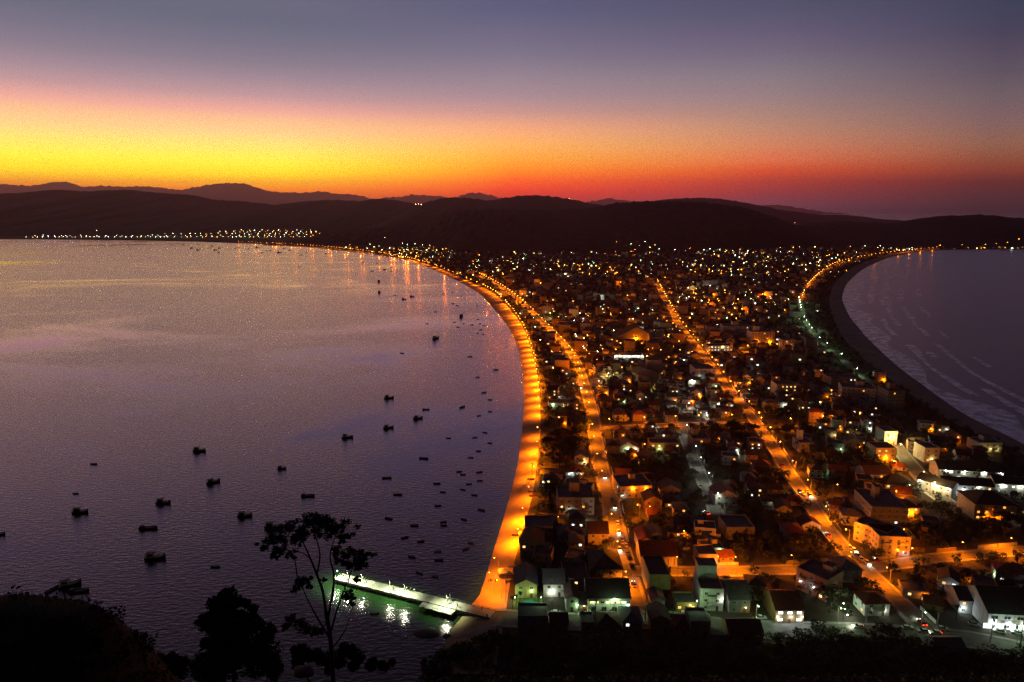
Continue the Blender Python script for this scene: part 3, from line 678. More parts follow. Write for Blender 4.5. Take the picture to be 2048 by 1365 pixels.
for q, (o0, wd, z) in enumerate(((-2.0, 22, .10), (29, 6, .14), (43, 9, .16), (62, 6, .18), (84, 5, .2))):
    a = offset(OSHORE, lambda i: (o0 + 5 * mnoise.noise((i * .09, q * 1.1, 0))) * (1 + .6 * min(1, max(0, i - 20) / 60)))
    b = offset(OSHORE, lambda i: (o0 + 5 * mnoise.noise((i * .09, q * 1.1, 0)) + max(.2, wd * (1 + 1.1 * mnoise.noise((i * .16, q * 5.7, 9))))) * (1 + .6 * min(1, max(0, i - 20) / 60)))
    mb = MB()
    for i in range(len(a) - 1):
        if q > 0 and mnoise.noise((i * .09, q * 11.3, 4)) < (-.6, -.2, -.2, -.05, .1)[q]: continue
        mb.face([(a[i].x, a[i].y, z), (b[i].x, b[i].y, z - .05), (b[i + 1].x, b[i + 1].y, z - .05), (a[i + 1].x, a[i + 1].y, z)], 'foam')
    stuff('surf_foam', mb.mesh('surf_foam'))

# ------------------------------------------------------------------ lights
LIGHTD = {}
def lamp_light(kind, power, spot=False):
    key = (kind, power, spot)
    if key not in LIGHTD:
        l = bpy.data.lights.new('lamp_light', 'SPOT' if spot else 'POINT')
        if spot: l.spot_size = rad(160 if spot == 2 else 146); l.spot_blend = .85
        l.energy = power; l.shadow_soft_size = .22
        l.color = {'orange': SODIUM, 'white': (.9, 1, .8), 'green': (.55, 1, .45), 'yellow': (1, .7, .22), 'cool': (.8, .95, 1)}[kind]; LIGHTD[key] = l
    return LIGHTD[key]
BULBM = {'orange': 'bulb', 'white': 'bulb_w', 'green': 'bulb_g', 'yellow': 'bulb_y', 'cool': 'bulb_w'}
mb = MB(); mb.tube([(0, 0, -.3), (0, 0, 7.6)], [.13, .08], 'pole', 6); mb.tube([(0, 0, 7.4), (.6, 0, 7.9), (1.7, 0, 8.1)], [.05, .045, .04], 'metal', 5); POLE_ME = mb.mesh('pole')
mb = MB(); mb.box(1.5, 2.25, -.16, .16, 8.06, 8.2, 'metal'); HEAD_ME = mb.mesh('lamp_head')
BULB_ME = {}
for k in ('bulb', 'bulb_w', 'bulb_g', 'bulb_y'):
    for r in (.2, .3, .45):
        mb = MB(); mb.ball((0, 0, 0), r, k, 6, 4); BULB_ME[k, r] = mb.mesh('bulb')
def street_lamp(x, y, ang, kind, power, key, where, z=GZ, real=True, spot=False):
    o = link('street_lamp', None, loc=(x, y, z), rz=ang); tag(o, None, 'street lamp', 'street lamps')
    dist = math.hypot(x, y)
    link('pole', POLE_ME, o); link('lamp_head', HEAD_ME, o)
    r = .2 if dist < 450 else .3 if dist < 1100 else .45
    link('bulb', BULB_ME[BULBM[kind], r], o, (1.95, 0, 8.0 - r * .55))
    if real: link('lamp_light', lamp_light(kind, power, spot), o, (1.95, 0, 7.95 - r * 1.7))
    LABELS.append((o, {'orange': 'orange', 'white': 'white', 'green': 'greenish', 'yellow': 'yellow', 'cool': 'white'}[kind] + ' street lamp', where)); return o
PWR = 13000.0
def line_lamps(k, step, start, kind, power, side, ymax=1e9, alt=False):
    line, w = ROADS[k]
    for i, (p, d) in enumerate(walk(line, step, start)):
        if p.y > ymax: break
        if k == 'K' and (p.y < 640 or p.y < 800 and i % 2): continue
        sd = side * (-1 if alt and i % 2 else 1)
        nn = Vector((-d.y, d.x, 0)).normalized() * sd
        if i and R.random() < .08: continue
        q = p + nn * (w / 2 + .5) + d * R.uniform(-4, 4)
        street_lamp(q.x, q.y, math.atan2(-nn.y, -nn.x), kind, power * R.choice((.45, .8, 1.0, 1.25)) // 100 * 100, k, 'along the ' + SNAME[k], spot=int(k not in 'KHI' and i % 3 != 1))
line_lamps('A', 29, 24, 'orange', PWR * 2.5, 1)
line_lamps('B', 33, 34, 'orange', PWR * 1.6, -1)
line_lamps('D', 24, 14, 'white', PWR * .13, -1)
line_lamps('E', 27, 20, 'orange', PWR * 1.4, -1)
line_lamps('F', 24, 10, 'orange', PWR * 1.2, -1)
line_lamps('G', 34, 10, 'orange', PWR * 1.2, -1)
line_lamps('H', 30, 16, 'green', PWR * .09, 1)
line_lamps('L', 42, 12, 'orange', PWR * 1.6, -1); line_lamps('M', 40, 12, 'orange', PWR * 1.6, -1); line_lamps('N', 30, 8, 'orange', PWR * 1.2, -1); line_lamps('O', 60, 12, 'orange', PWR * 2.2, -1)
line_lamps('I', 22, 8, 'yellow', PWR * .5, -1)
line_lamps('J', 42, 10, 'orange', PWR * 1.6, -1)
line_lamps('K', 34, 62, 'green', PWR * .2, 1)
# the beach row: poles stand at the back edge of the sand, arms over it
for i, (p, d) in enumerate(walk(BACK, 26, 70)):
    if p.y > 3420: break
    if p.y < 285: continue
    nn = Vector((-d.y, d.x, 0)).normalized()
    q = p - nn * .8
    st = 27 if p.y < 1400 else 54
    if 1400 < p.y < 1900 and i % 2: continue
    if R.random() < .06: continue
    q = q + nn * R.uniform(-.8, .5) + d * R.uniform(-4, 4)
    street_lamp(q.x, q.y, math.atan2(nn.y, nn.x), 'orange', PWR * (3.0 if p.y < 1400 else 3.2) * R.choice((.5, .8, 1.0, 1.4)) // 100 * 100 * (.35 if p.y > 850 and (i // 2) % 3 == 0 else 1), 'beach', 'along the back of the bay beach', z=GZ, spot=0 if p.y > 850 and (i // 2) % 3 == 0 else 2)
# ------------------------------------------------------------------ building parts
def window_mesh(w, h, pane):
    mb = MB(); t = .09; y = -.06
    mb.box(-w / 2, w / 2, y, 0, 0, t, 'frame'); mb.box(-w / 2, w / 2, y, 0, h - t, h, 'frame')
    mb.box(-w / 2, -w / 2 + t, y, 0, t, h - t, 'frame'); mb.box(w / 2 - t, w / 2, y, 0, t, h - t, 'frame'); mb.box(-t / 2, t / 2, y, 0, t, h - t, 'frame')
    mb.face([(-w / 2 + t, -.02, t), (w / 2 - t, -.02, t), (w / 2 - t, -.02, h - t), (-w / 2 + t, -.02, h - t)], pane)
    return mb.mesh('window')
WIN = {}
def win(w, h, pane='pane'):
    if (w, h, pane) not in WIN: WIN[w, h, pane] = window_mesh(w, h, pane)
    return WIN[w, h, pane]
mb = MB(); mb.box(-.5, .5, -.07, 0, 0, 2.1, 'door'); mb.box(-.58, .58, -.04, 0, 2.1, 2.2, 'frame'); DOOR = mb.mesh('door')
mb = MB(); mb.box(-.25, .25, -.12, 0, 0, .12, 'metal'); mb.box(-.2, .2, -.16, -.02, -.14, 0, 'bulb_w'); PORCH = {'white': mb.mesh('porch_lamp')}
for kk, mm in (('green', 'bulb_g'), ('yellow', 'bulb_y'), ('orange', 'bulb')):
    mb = MB(); mb.box(-.25, .25, -.12, 0, 0, .12, 'metal'); mb.box(-.2, .2, -.16, -.02, -.14, 0, mm); PORCH[kk] = mb.mesh('porch_lamp')
SHELL = {}
def shell(w, d, h, roof, wm_, rm_):
    """wall mesh and roof mesh of one house"""
    key = (w, d, h, roof, wm_, rm_)
    if key in SHELL: return SHELL[key]
    a = MB(); b = MB(); W, D_ = w / 2, d / 2; o = .5
    if roof == 'gable':                                       # ridge along y, gable to the front
        rh = w * .27
        a.box(-W, W, -D_, D_, -.3, h, wm_, False)
        for y in (-D_, D_): a.face([(-W, y, h), (W, y, h), (0, y, h + rh)] if y < 0 else [(W, y, h), (-W, y, h), (0, y, h + rh)], wm_)
        k = rh / W
        for s in (-1, 1):
            e = W + o; z0 = h - o * k; 
            q = [(0, -D_ - o, h + rh), (s * e, -D_ - o, z0), (s * e, D_ + o, z0), (0, D_ + o, h + rh)]
            up = [(x, y, z + .16) for x, y, z in q]; 
            if s > 0: b.face(up, rm_); b.face(q[::-1], rm_)
            else: b.face(up[::-1], rm_); b.face(q, rm_)
            for i in range(4): j = (i + 1) % 4; b.face([q[i], q[j], up[j], up[i]], rm_)
    elif roof == 'side':                                      # ridge along x
        rh = d * .27
        a.box(-W, W, -D_, D_, -.3, h, wm_, False)
        for x in (-W, W): a.face([(x, -D_, h), (x, D_, h), (x, 0, h + rh)], wm_)
        k = rh / D_
        for s in (-1, 1):
            e = D_ + o; z0 = h - o * k; q = [(-W - o, 0, h + rh), (-W - o, s * e, z0), (W + o, s * e, z0), (W + o, 0, h + rh)]
            up = [(x, y, z + .16) for x, y, z in q]
            b.face(up if s < 0 else up[::-1], rm_); b.face(q[::-1] if s < 0 else q, rm_)
            for i in range(4): j = (i + 1) % 4; b.face([q[i], q[j], up[j], up[i]], rm_)
    elif roof == 'hip':
        rh = min(w, d) * .26; a.box(-W, W, -D_, D_, -.3, h, wm_, False); e, f = W + o, D_ + o
        if w >= d: r0, r1 = (-(W - D_) - .01, 0, h + rh), (W - D_ + .01, 0, h + rh)
        else: r0, r1 = (0, -(D_ - W) - .01, h + rh), (0, D_ - W + .01, h + rh)
        z = h - .1; c = [(-e, -f, z), (e, -f, z), (e, f, z), (-e, f, z)]
        if w >= d: fs = [[c[0], c[1], r1, r0], [c[1], c[2], r1], [c[2], c[3], r0, r1], [c[3], c[0], r0]]
        else: fs = [[c[0], c[1], r0], [c[1], c[2], r1, r0], [c[2], c[3], r1], [c[3], c[0], r0, r1]]
        for f_ in fs: b.face(f_, rm_)
        b.box(-e, e, -f, f, z - .18, z - .004, rm_)
    else:                                                     # flat with parapet
        a.box(-W, W, -D_, D_, -.3, h, wm_, False); t = .2; p = .7
        a.box(-W, W, -D_, -D_ + t, h, h + p, wm_); a.box(-W, W, D_ - t, D_, h, h + p, wm_); a.box(-W, -W + t, -D_ + t, D_ - t, h, h + p, wm_); a.box(W - t, W, -D_ + t, D_ - t, h, h + p, wm_)
        b.box(-W + t, W - t, -D_ + t, D_ - t, h + .003, h + .12, rm_)
    SHELL[key] = (a.mesh('wall'), b.mesh('roof')); return SHELL[key]
TANK = {}
def tank(wm_):
    if wm_ not in TANK: mb = MB(); mb.box(-1.3, 1.3, -1.3, 1.3, 0, 2.3, wm_); mb.box(-1.45, 1.45, -1.45, 1.45, 2.3, 2.45, 'slab'); TANK[wm_] = mb.mesh('water_tank')
    return TANK[wm_]
mb = MB(); mb.box(-.3, .3, -.3, .3, 0, 1.5, 'w_grey'); mb.box(-.38, .38, -.38, .38, 1.5, 1.6, 'slab'); CHIM = mb.mesh('chimney')
BAL = {}
def balcony(w, m):
    if (w, m) not in BAL:
        b = MB(); b.box(-w / 2, w / 2, -1.2, 0, -.14, 0, 'concrete'); b.box(-w / 2, w / 2, -1.2, -1.1, 0, 1.0, m); b.box(-w / 2, -w / 2 + .1, -1.1, 0, 0, 1.0, m); b.box(w / 2 - .1, w / 2, -1.1, 0, 0, 1.0, m); BAL[w, m] = b.mesh('balcony')
    return BAL[w, m]
USED = []                                      # (x, y, radius) footprints
def put_windows(o, w, d, sts, sh, faces, rnd, lit=.12, dense=3.4, wsize=(1.3, 1.2), door=True, panes=None):
    for fc in faces:
        span, off, rz = {'f': (w, d / 2, 0), 'b': (w, d / 2, PI), 'l': (d, w / 2, -PI / 2), 'r': (d, w / 2, PI / 2)}[fc]
        n = max(1, int(span / dense))
        for st in range(sts):
            for i in range(n):
                t = (i + .5) / n * span - span / 2
                x, y = {'f': (t, -off), 'b': (t, off), 'l': (-off, t), 'r': (off, t)}[fc]
                z = st * sh + .95
                if door and fc == 'f' and st == 0 and i == n // 2: link('door', DOOR, o, (x, y, 0)); continue
                p = 'pane'
                if rnd.random() < lit: p = rnd.choice(panes or ('lit_warm', 'lit_warm', 'lit_white', 'lit_orange'))
                link('window', win(*wsize, p), o, (x, y, z), rz)
def house(x, y, rz, w, d, sts, roof, wc, rc, faces='f', lit=.12, seed=0, porch=None, where=None, name='house', z=GZ, extra=None, label=None, sh=2.75, porch_pw=450):
    rnd = random.Random(seed * 31 + 7); h = sts * sh
    wm_, rm_ = 'w_' + wc, ('slab' if roof == 'flat' else 'r_' + rc)
    o = link(name, None, loc=(x, y, z), rz=rz); a, b = shell(w, d, h, roof, wm_, rm_)
    link('wall', a, o); link('roof', b, o)
    if faces: put_windows(o, w, d, sts, sh, faces, rnd, lit)
    if roof == 'flat' and rnd.random() < .55 or extra == 'tank': link('water_tank', tank(wm_), o, (w * .2 * rnd.choice((-1, 1)), d * .2, h + .12))
    elif roof != 'flat' and rnd.random() < .25: link('chimney', CHIM, o, (w * .2, d * .2, h + .3))
    if sts > 1 and faces and rnd.random() < .5: link('balcony', balcony(w * .5, wm_), o, (0, -d / 2, sh))
    if porch:
        pl = link('porch_lamp', PORCH[porch], o, (w * .3, -d / 2, 2.5)); link('lamp_light', lamp_light(porch, porch_pw), o, (w * .3, -d / 2 - .7, 2.2))
    if seed % 3 == 0:
        key = ('lean', round(d * .6, 1), wm_)
        if key not in SHELL:
            mb = MB(); q = d * .6; mb.box(0, 2.6, -q / 2, q / 2, -.3, 2.3, wm_); mb.box(-.003, 2.9, -q / 2 - .3, q / 2 + .3, 2.303, 2.42, 'slab'); SHELL[key] = (mb.mesh('annexe'),)
        link('annexe', SHELL[key][0], o, (w / 2 + .004, d * .12, 0))
    USED.append((x, y, .5 * max(w, d) + .6))
    tag(o, label, 'house', 'houses of the beach town')
    if not label:
        ws = {1: 'one-storey', 2: 'two-storey', 3: 'three-storey'}[sts]
        rt = 'flat roofed' if roof == 'flat' else {'hip': 'hip', 'gable': 'gable', 'side': 'pitched'}[roof]
        LABELS.append((o, f'{wc} {ws} house, flat roof' if roof == 'flat' else f'{wc} {ws} house, {rc} {rt} roof', where))
    return o
def block(px, py, wpx, dm, sts, wc, rc='slab', rz=0.0, label='', faces='f', lit=.15, tower=None, balc=False, name='apartment_block', sh=3.0, roof='flat', dense=3.4, wsize=(1.3, 1.2), panes=None, lamps=(), door=True, cat='building'):
    """a landmark building: pixel of the middle of its front foot, width in photo pixels"""
    f = G(px, py); w = round(wpx * depth_of(py) / FPX, 1); h = sts * sh
    cx, cy = f.x - math.sin(rz) * -0 + math.sin(-rz) * (dm / 2) * 1.0, f.y + math.cos(rz) * dm / 2
    rnd = random.Random(int(px * 7 + py)); o = link(name, None, loc=(cx, cy, GZ), rz=rz)
    wm_ = 'w_' + wc; a, b = shell(w, dm, h, roof, wm_, rc); link('wall', a, o); link('roof', b, o)
    put_windows(o, w, dm, sts, sh, faces, rnd, lit, dense, wsize, door, panes)
    for s in range(1, sts):                              # slab bands
        if sts > 2:
            mb = MB(); zz = s * sh - .1; e = .07
            mb.box(-w / 2 - e, w / 2 + e, -dm / 2 - e, -dm / 2, zz, zz + .2, 'concrete'); mb.box(-w / 2 - e, -w / 2, -dm / 2, dm / 2, zz, zz + .2, 'concrete'); mb.box(w / 2, w / 2 + e, -dm / 2, dm / 2, zz, zz + .2, 'concrete'); link('floor_band', mb.mesh('floor_band'), o)
    if balc:
        n = max(1, int(w / 5.5))
        for s in range(1, sts):
            for i in range(n): link('balcony', balcony(3.6, wm_), o, ((i + .5) / n * w - w / 2, -dm / 2 - .08, s * sh))
    if tower:
        tx, ty, tw, td, th = tower; mb = MB(); mb.box(-tw / 2, tw / 2, -td / 2, td / 2, 0, th, wm_); mb.box(-tw / 2 - .15, tw / 2 + .15, -td / 2 - .15, td / 2 + .15, th, th + .15, 'slab'); link('stair_tower', mb.mesh('stair_tower'), o, (tx * w, ty * dm, h + .12))
    for kind, lx, lz, pw in lamps:
        link('porch_lamp', PORCH[kind if kind in PORCH else 'white'], o, (lx * w, -dm / 2, lz)); link('lamp_light', lamp_light(kind, pw * (.9 if kind == 'orange' else .38)), o, (lx * w, -dm / 2 - .9, lz - .35))
    r = .5 * min(w, dm); k = max(1, int(max(w, dm) / (2 * r)))
    for i in range(-k, k + 1):
        t = i / max(1, k) * (max(w, dm) / 2 - r)
        lx, ly = (t, 0) if w > dm else (0, t)
        USED.append((cx + lx * math.cos(rz) - ly * math.sin(rz), cy + lx * math.sin(rz) + ly * math.cos(rz), r + 1.0))
    return tag(o, label, cat)
def sign(parent, txt_boxes, loc, w, h, m_back):
    mb = MB(); mb.box(-w / 2, w / 2, -.12, 0, 0, h, m_back); s = link('sign', mb.mesh('sign'), parent, loc)
    for (x0, x1, z0, z1, mm) in txt_boxes: mb2 = MB(); mb2.box(x0, x1, -.15, -.121, z0, z1, mm); link('sign_panel', mb2.mesh('sign_panel'), s)
    return s

# ---- landmarks, from the hill outwards
b1 = block(1217, 1226, 84, 15, 2, 'white', 'r_dark', label='wide shop with green lit eaves and a row of glowing windows on the street corner', faces='', lit=0, name='shop', roof='side', sh=3.3, cat='shop',
      lamps=(('green', -.35, 6.0, 800), ('green', .0, 6.0, 800), ('green', .35, 6.0, 800), ('cool', .46, 3.2, 500)))
w1 = 84 * depth_of(1226) / FPX
for i in range(8):
    link('window', win(1.5, 1.3, 'lit_warm' if i in (3, 4, 5, 6) else 'lit_orange' if i < 2 else 'pane'), b1, (-w1 / 2 + 1.6 + i * 2.1, -7.5, 4.1)); 
for i in range(4): link('shop_window', win(2.0, 2.0, 'lit_white' if i == 3 else 'pane'), b1, (-w1 / 2 + 2.4 + i * 4.2, -7.5, .7))
mb = MB(); mb.box(-w1 / 2, w1 / 2, -9.0, -7.55, 6.3, 6.55, 'concrete'); mb.box(-w1 / 2, w1 / 2, -9.1, -9.0, 6.0, 7.1, 'w_white'); link('awning', mb.mesh('awning'), b1)
block(1144, 1224, 24, 10, 2, 'white', 'r_brown', label='narrow white two-storey house with dark gable roof beside the wide shop', roof='gable', name='house', cat='house', dense=3, lamps=(('green', .45, 3.2, 420),))
block(1168, 1222, 24, 9, 1, 'grey', 'r_grey', label='low grey annexe between narrow white house and wide shop', roof='side', name='annexe', lamps=(('yellow', 0, 2.3, 140),))
block(1052, 1196, 44, 14, 2, 'yellow', 'r_grey', label='broad house with grey gable roof above the blue swimming pool', roof='gable', name='house', cat='house', lit=.1, lamps=(('green', .25, 3.4, 700),))
block(1108, 1194, 42, 12, 2, 'white', 'r_grey', label='white house with wide grey roof and bright porch next to the pool house', roof='side', name='house', cat='house', lamps=(('white', -.1, 2.6, 750),))
block(1152, 1186, 50, 14, 2, 'grey', 'r_dark', label='large dark flat topped house behind the narrow white house', name='house', cat='house', tower=None)
block(1213, 1163, 62, 17, 2, 'grey', 'r_dark', label='big dark hip roofed hall behind the wide shop', roof='hip', name='hall')
block(1064, 1112, 48, 12, 2, 'cream', 'r_brown', label='cream gable house facing the lit sand, first behind the beach tent', roof='gable', name='house', cat='house')
block(1140, 1084, 46, 11, 1, 'white', 'r_grey', label='pale hip roofed house two rows behind the beach', roof='hip', name='house', cat='house')
block(1078, 1078, 56, 12, 2, 'grey', 'r_grey', label='long grey house with flat top at the sand edge', name='house', cat='house')
block(1196, 1090, 40, 12, 2, 'cream', 'r_brown', label='dark pitched roof house at the beachside street below the tower block', roof='side', name='house', cat='house', faces='fr')
block(1152, 1030, 72, 16, 3, 'cream', label='three-storey cream tower block with tall stair box near the beach', tower=(-.02, .1, 5.2, 5, 6.0), faces='fr', lit=.05, lamps=(('white', -.18, 3.0, 260), ('white', -.14, 1.8, 200)))
block(1272, 996, 66, 18, 2, 'cream', rz=.12, label='orange lit flat roofed building with white water box on the beachside street', tower=(.05, .2, 3.4, 3.4, 3.2), faces='fl', lit=.08, sh=3.2, lamps=(('white', -.42, 1.9, 320), ('orange', -.1, 5.9, 1600), ('orange', .3, 5.9, 1200)))
block(1318, 1135, 72, 14, 1, 'cream', 'r_red', label='long hall with red pitched roof and tall narrow windows at the street corner', roof='side', name='hall', sh=5.6, dense=2.4, wsize=(.7, 3.4), door=False, faces='fl', lit=0)
block(1290, 1104, 26, 12, 2, 'cream', 'r_red', label='small house with steep red roof just behind the long red hall', roof='gable', name='house', cat='house')
block(1311, 1093, 24, 9, 2, 'white', 'r_grey', label='house with two pale gables behind the long red hall', roof='gable', name='house', cat='house')
block(1318, 1192, 42, 16, 3, 'yellow', 'r_dark', label='plain three-storey block with amber lit side wall at the street corner', faces='', lit=0, door=False)
block(1316, 1214, 26, 8, 1, 'white', 'r_grey', label='small white garage with rounded roof by the lawn', roof='gable', name='garage')
block(1422, 1222, 46, 14, 3, 'white', 'r_grey', rz=-.06, label='white three-storey guesthouse with tall blind upper tower facing the hill road', tower=(-.05, .25, 7.5, 6, 6.5), balc=True, lit=.1, lamps=(('white', .45, 5.6, 600),))
block(1478, 1226, 42, 15, 2, 'grey', 'r_grey', label='two-storey house under a wide purplish grey roof beside the white guesthouse', roof='side', name='house', cat='house', lit=.3, lamps=(('yellow', .3, 2.4, 160),))
block(1372, 1222, 40, 8, 1, 'yellow', 'r_grey', label='low yellow shop with red lit doorway beside the white guesthouse', name='shop', cat='shop', roof='flat', dense=2.2, lit=.8, panes=('lit_orange', 'lit_white', 'lit_warm'), lamps=(('yellow', .2, 2.6, 200),))
b2 = block(1578, 1247, 56, 14, 2, 'ochre', 'r_red', label='dark red roofed shop with brilliant white lit front at the hill road', roof='side', name='shop', cat='shop', lit=1, dense=2.8, panes=('lit_white',), wsize=(2.0, 1.2), lamps=(('cool', -.42, 3.0, 800), ('cool', .05, 3.0, 900), ('cool', .45, 3.0, 800)))
block(1620, 1190, 64, 13, 3, 'pink', 'slab', rz=-.93, label='long pinkish apartment block set at an angle with rows of balconies', balc=True, faces='fl', lit=.12, tower=(.2, .2, 4, 4, 3), lamps=(('cool', -.35, 4.2, 260), ('cool', .1, 4.2, 240)))
block(1700, 1165, 44, 12, 2, 'grey', 'r_grey', label='hip roofed pale house between the angled apartments and the street', roof='hip', name='house', cat='house')
block(1415, 1136, 38, 9, 2, 'cream', 'r_grey', label='bright amber lit house with open porch on the first cross street', name='house', cat='house', lit=.5, lamps=(('orange', .1, 3.0, 2600), ('white', .4, 2.4, 300)))
block(1786, 1112, 62, 14, 3, 'cream', 'slab', rz=-.08, label='cream three-storey apartments with bowed balconies on the street corner', balc=True, faces='fl', lit=.06, lamps=(('orange', .12, 3.4, 700), ('cool', .3, 2.4, 350)))
block(1738, 1092, 64, 11, 3, 'cream', 'slab', rz=-.9, label='long cream wing of apartments along the long middle street', faces='fl', lit=.05)
block(1775, 1062, 70, 22, 4, 'grey', 'r_grey', rz=-.1, label='tall grey four-storey apartments with pale blind stair slab', tower=(-.12, .1, 2.2, 5, 6.5), faces='fl', lit=.03)
block(1822, 1036, 30, 10, 2, 'cream', 'r_brown', label='orange lit house with arched porch behind the tall grey apartments', roof='hip', name='house', cat='house', lit=.5, panes=('lit_orange', 'lit_warm'), lamps=(('orange', 0, 3.2, 2600),))
hz = -.16
block(1940, 962, 118, 13, 2, 'white', 'r_dark', rz=hz, label='long white hotel wing with greenish lit arcade, rear of the complex', name='hotel_wing', cat='hotel', sh=3.2, lit=.25, panes=('lit_white',), dense=4.2, wsize=(2.2, 1.6), roof='side', lamps=(('white', -.4, 5.9, 1300), ('white', -.1, 5.9, 1300), ('white', .2, 5.9, 1500), ('white', .45, 5.9, 1400)))
block(1935, 992, 92, 10, 2, 'white', 'r_dark', rz=hz, label='white hotel wing with bright doorways in front of the complex', name='hotel_wing', cat='hotel', sh=3.2, lit=.45, panes=('lit_white', 'lit_warm'), dense=4.0, roof='side', lamps=(('white', -.4, 5.4, 1200), ('cool', -.1, 3.4, 1200), ('white', .2, 5.4, 1200)))
block(1866, 988, 64, 9, 2, 'white', 'r_dark', rz=-.95, label='white end wing of the hotel beside the hotel street', name='hotel_wing', cat='hotel', sh=3.2, lit=.1, faces='fl', roof='side', lamps=(('white', -.4, 5.8, 1200), ('white', 0, 5.8, 1200), ('white', .4, 5.8, 1200)))
block(2024, 990, 66, 10, 2, 'white', 'r_dark', rz=hz, label='white hotel wing nearest the ocean beach', name='hotel_wing', cat='hotel', sh=3.2, lit=.3, panes=('lit_white',), roof='side', lamps=(('white', -.3, 5.6, 1300), ('white', .2, 5.6, 1300)))
block(1988, 1042, 78, 17, 3, 'cream', 'r_dark', rz=-.12, label='large dark roofed guesthouse with orange lit verandas in front of the hotel', roof='hip', lit=.35, panes=('lit_orange', 'lit_warm'), balc=True, lamps=(('orange', -.25, 3.2, 3200), ('orange', .05, 3.2, 2600), ('cool', .4, 2.8, 300)))
block(1800, 978, 60, 14, 1, 'white', 'r_brown', label='low white house with broad brown roof beside the hotel street', roof='hip', name='house', cat='house', lamps=(('white', .3, 2.5, 420),))
block(1755, 968, 50, 12, 2, 'white', 'r_red', label='white house with long red roof behind the greenish lit garden', roof='side', name='house', cat='house', lamps=(('green', -.4, 2.6, 420),))
b3 = block(2024, 1262, 96, 20, 2, 'white', 'r_dark', rz=-.10, label='supermarket with blazing shop windows under a huge dark roof', roof='side', name='supermarket', cat='shop', sh=3.6, lit=.3, dense=4, door=False, wsize=(2.4, 1.4), panes=('lit_warm', 'lit_white'), lamps=(('cool', -.4, 3.4, 1100), ('cool', -.1, 3.4, 1200), ('white', .25, 3.4, 1200)))
for i in range(5): link('shop_window', win(3.4, 2.2, 'lit_white'), b3, (-9 + i * 4.2, -10, .5))
sign(b3, [(-2.6, -1.0, .15, .75, 'c_red'), (-.7, .7, .15, .75, 's_blue'), (1.0, 2.6, .15, .75, 'b_yellow')], (-2, -10.06, 3.15), 7, .9, 'w_white')
block(1935, 1228, 36, 11, 2, 'white', 'r_dark', rz=-.1, label='white house with lit double carport beside the supermarket', roof='side', name='house', cat='house', lamps=(('cool', -.3, 2.6, 700), ('cool', .35, 2.6, 700)))
block(1895, 1188, 34, 9, 2, 'white', 'r_brown', rz=-.5, label='small whitish house with curved wall near the lower end of the middle street', roof='gable', name='house', cat='house', lamps=(('cool', .2, 3.0, 500),))
# mid distance
block(1272, 688, 86, 24, 1, 'cream', 'r_brown', label='big open sports hall glowing orange behind its gable front', roof='gable', name='sports_hall', sh=6.5, lit=.6, panes=('lit_orange',), dense=5, wsize=(3.0, 3.0), lamps=(('orange', -.4, 5.8, 16000), ('orange', 0, 5.8, 16000), ('orange', .4, 5.8, 16000)))
block(1258, 720, 60, 14, 1, 'white', 'slab', label='long low flat building with a row of white lamps on its roof edge', name='school', sh=4.5, lit=.2, lamps=tuple(('white', -.45 + .15 * i, 4.3, 1100) for i in range(7)))
block(1410, 758, 40, 22, 3, 'white', 'slab', label='white three-storey hotel on the middle street past the sports hall', name='hotel', cat='hotel', lit=.08, lamps=(('white', -.3, 1.8, 900), ('white', .2, 1.8, 900)))
block(1305, 768, 34, 20, 2, 'grey', 'r_grey', rz=.5, label='church-like building with ribbed pale gables amid the dark gardens', roof='gable', name='church', sh=4)
block(1440, 703, 50, 14, 2, 'white', 'slab', label='low hotel with two bright green white floors by the middle street', name='hotel', cat='hotel', lit=.8, panes=('lit_white', 'lit_warm'), lamps=(('yellow', .1, 5.2, 1200),))
block(1480, 672, 66, 18, 4, 'white', 'slab', label='pale four-storey hotel block with two roof boxes', name='hotel', cat='hotel', tower=(-.1, .1, 8, 6, 5), lit=.03)
block(1525, 690, 46, 16, 5, 'white', 'slab', label='five-storey block with orange lit fins past the pale hotel', tower=(-.2, .1, 6, 5, 6), lit=.12, panes=('lit_orange',), lamps=(('orange', -.3, 3.5, 6000), ('orange', .3, 3.5, 4000)))
block(1572, 798, 40, 14, 4, 'cream', 'slab', label='four-storey block with lit verandas in the middle of the town', balc=True, lit=.4, panes=('lit_warm', 'lit_orange'), lamps=(('yellow', -.2, 2.8, 1600), ('orange', .25, 2.8, 2000)))
block(1715, 806, 62, 18, 4, 'white', 'slab', rz=-.3, label='broad pale four-storey apartments near the ocean side', tower=(.1, .2, 6, 5, 4), lit=.05, faces='fl')
block(1790, 820, 34, 16, 5, 'grey', 'slab', label='tall grey five-storey block at the ocean edge of town', tower=(0, .1, 5, 5, 5), lit=.06)
block(1575, 702, 24, 12, 4, 'white', 'slab', label='slim white tower lit orange at its foot', lit=.05, lamps=(('orange', 0, 3, 4500),))
block(1690, 770, 60, 16, 2, 'cream', 'slab', label='long low cream block beside the greenish avenue', lit=.15, lamps=(('orange', -.3, 3, 1500),))
block(1770, 925, 40, 12, 3, 'cream', 'slab', label='orange lit three-storey house at the head of the hotel street', lit=.3, panes=('lit_orange',), lamps=(('orange', 0, 3, 2600),))
block(1780, 890, 26, 12, 3, 'white', 'slab', label='slim cream block with stacked lit balconies above the hotel street', balc=True, lit=.35, panes=('lit_orange', 'lit_warm'), lamps=(('orange', 0, 3, 2400),))
block(1862, 925, 30, 12, 3, 'white', 'slab', label='white three-storey block behind the rear hotel wing', lit=.2, lamps=(('yellow', 0, 2.6, 500),))
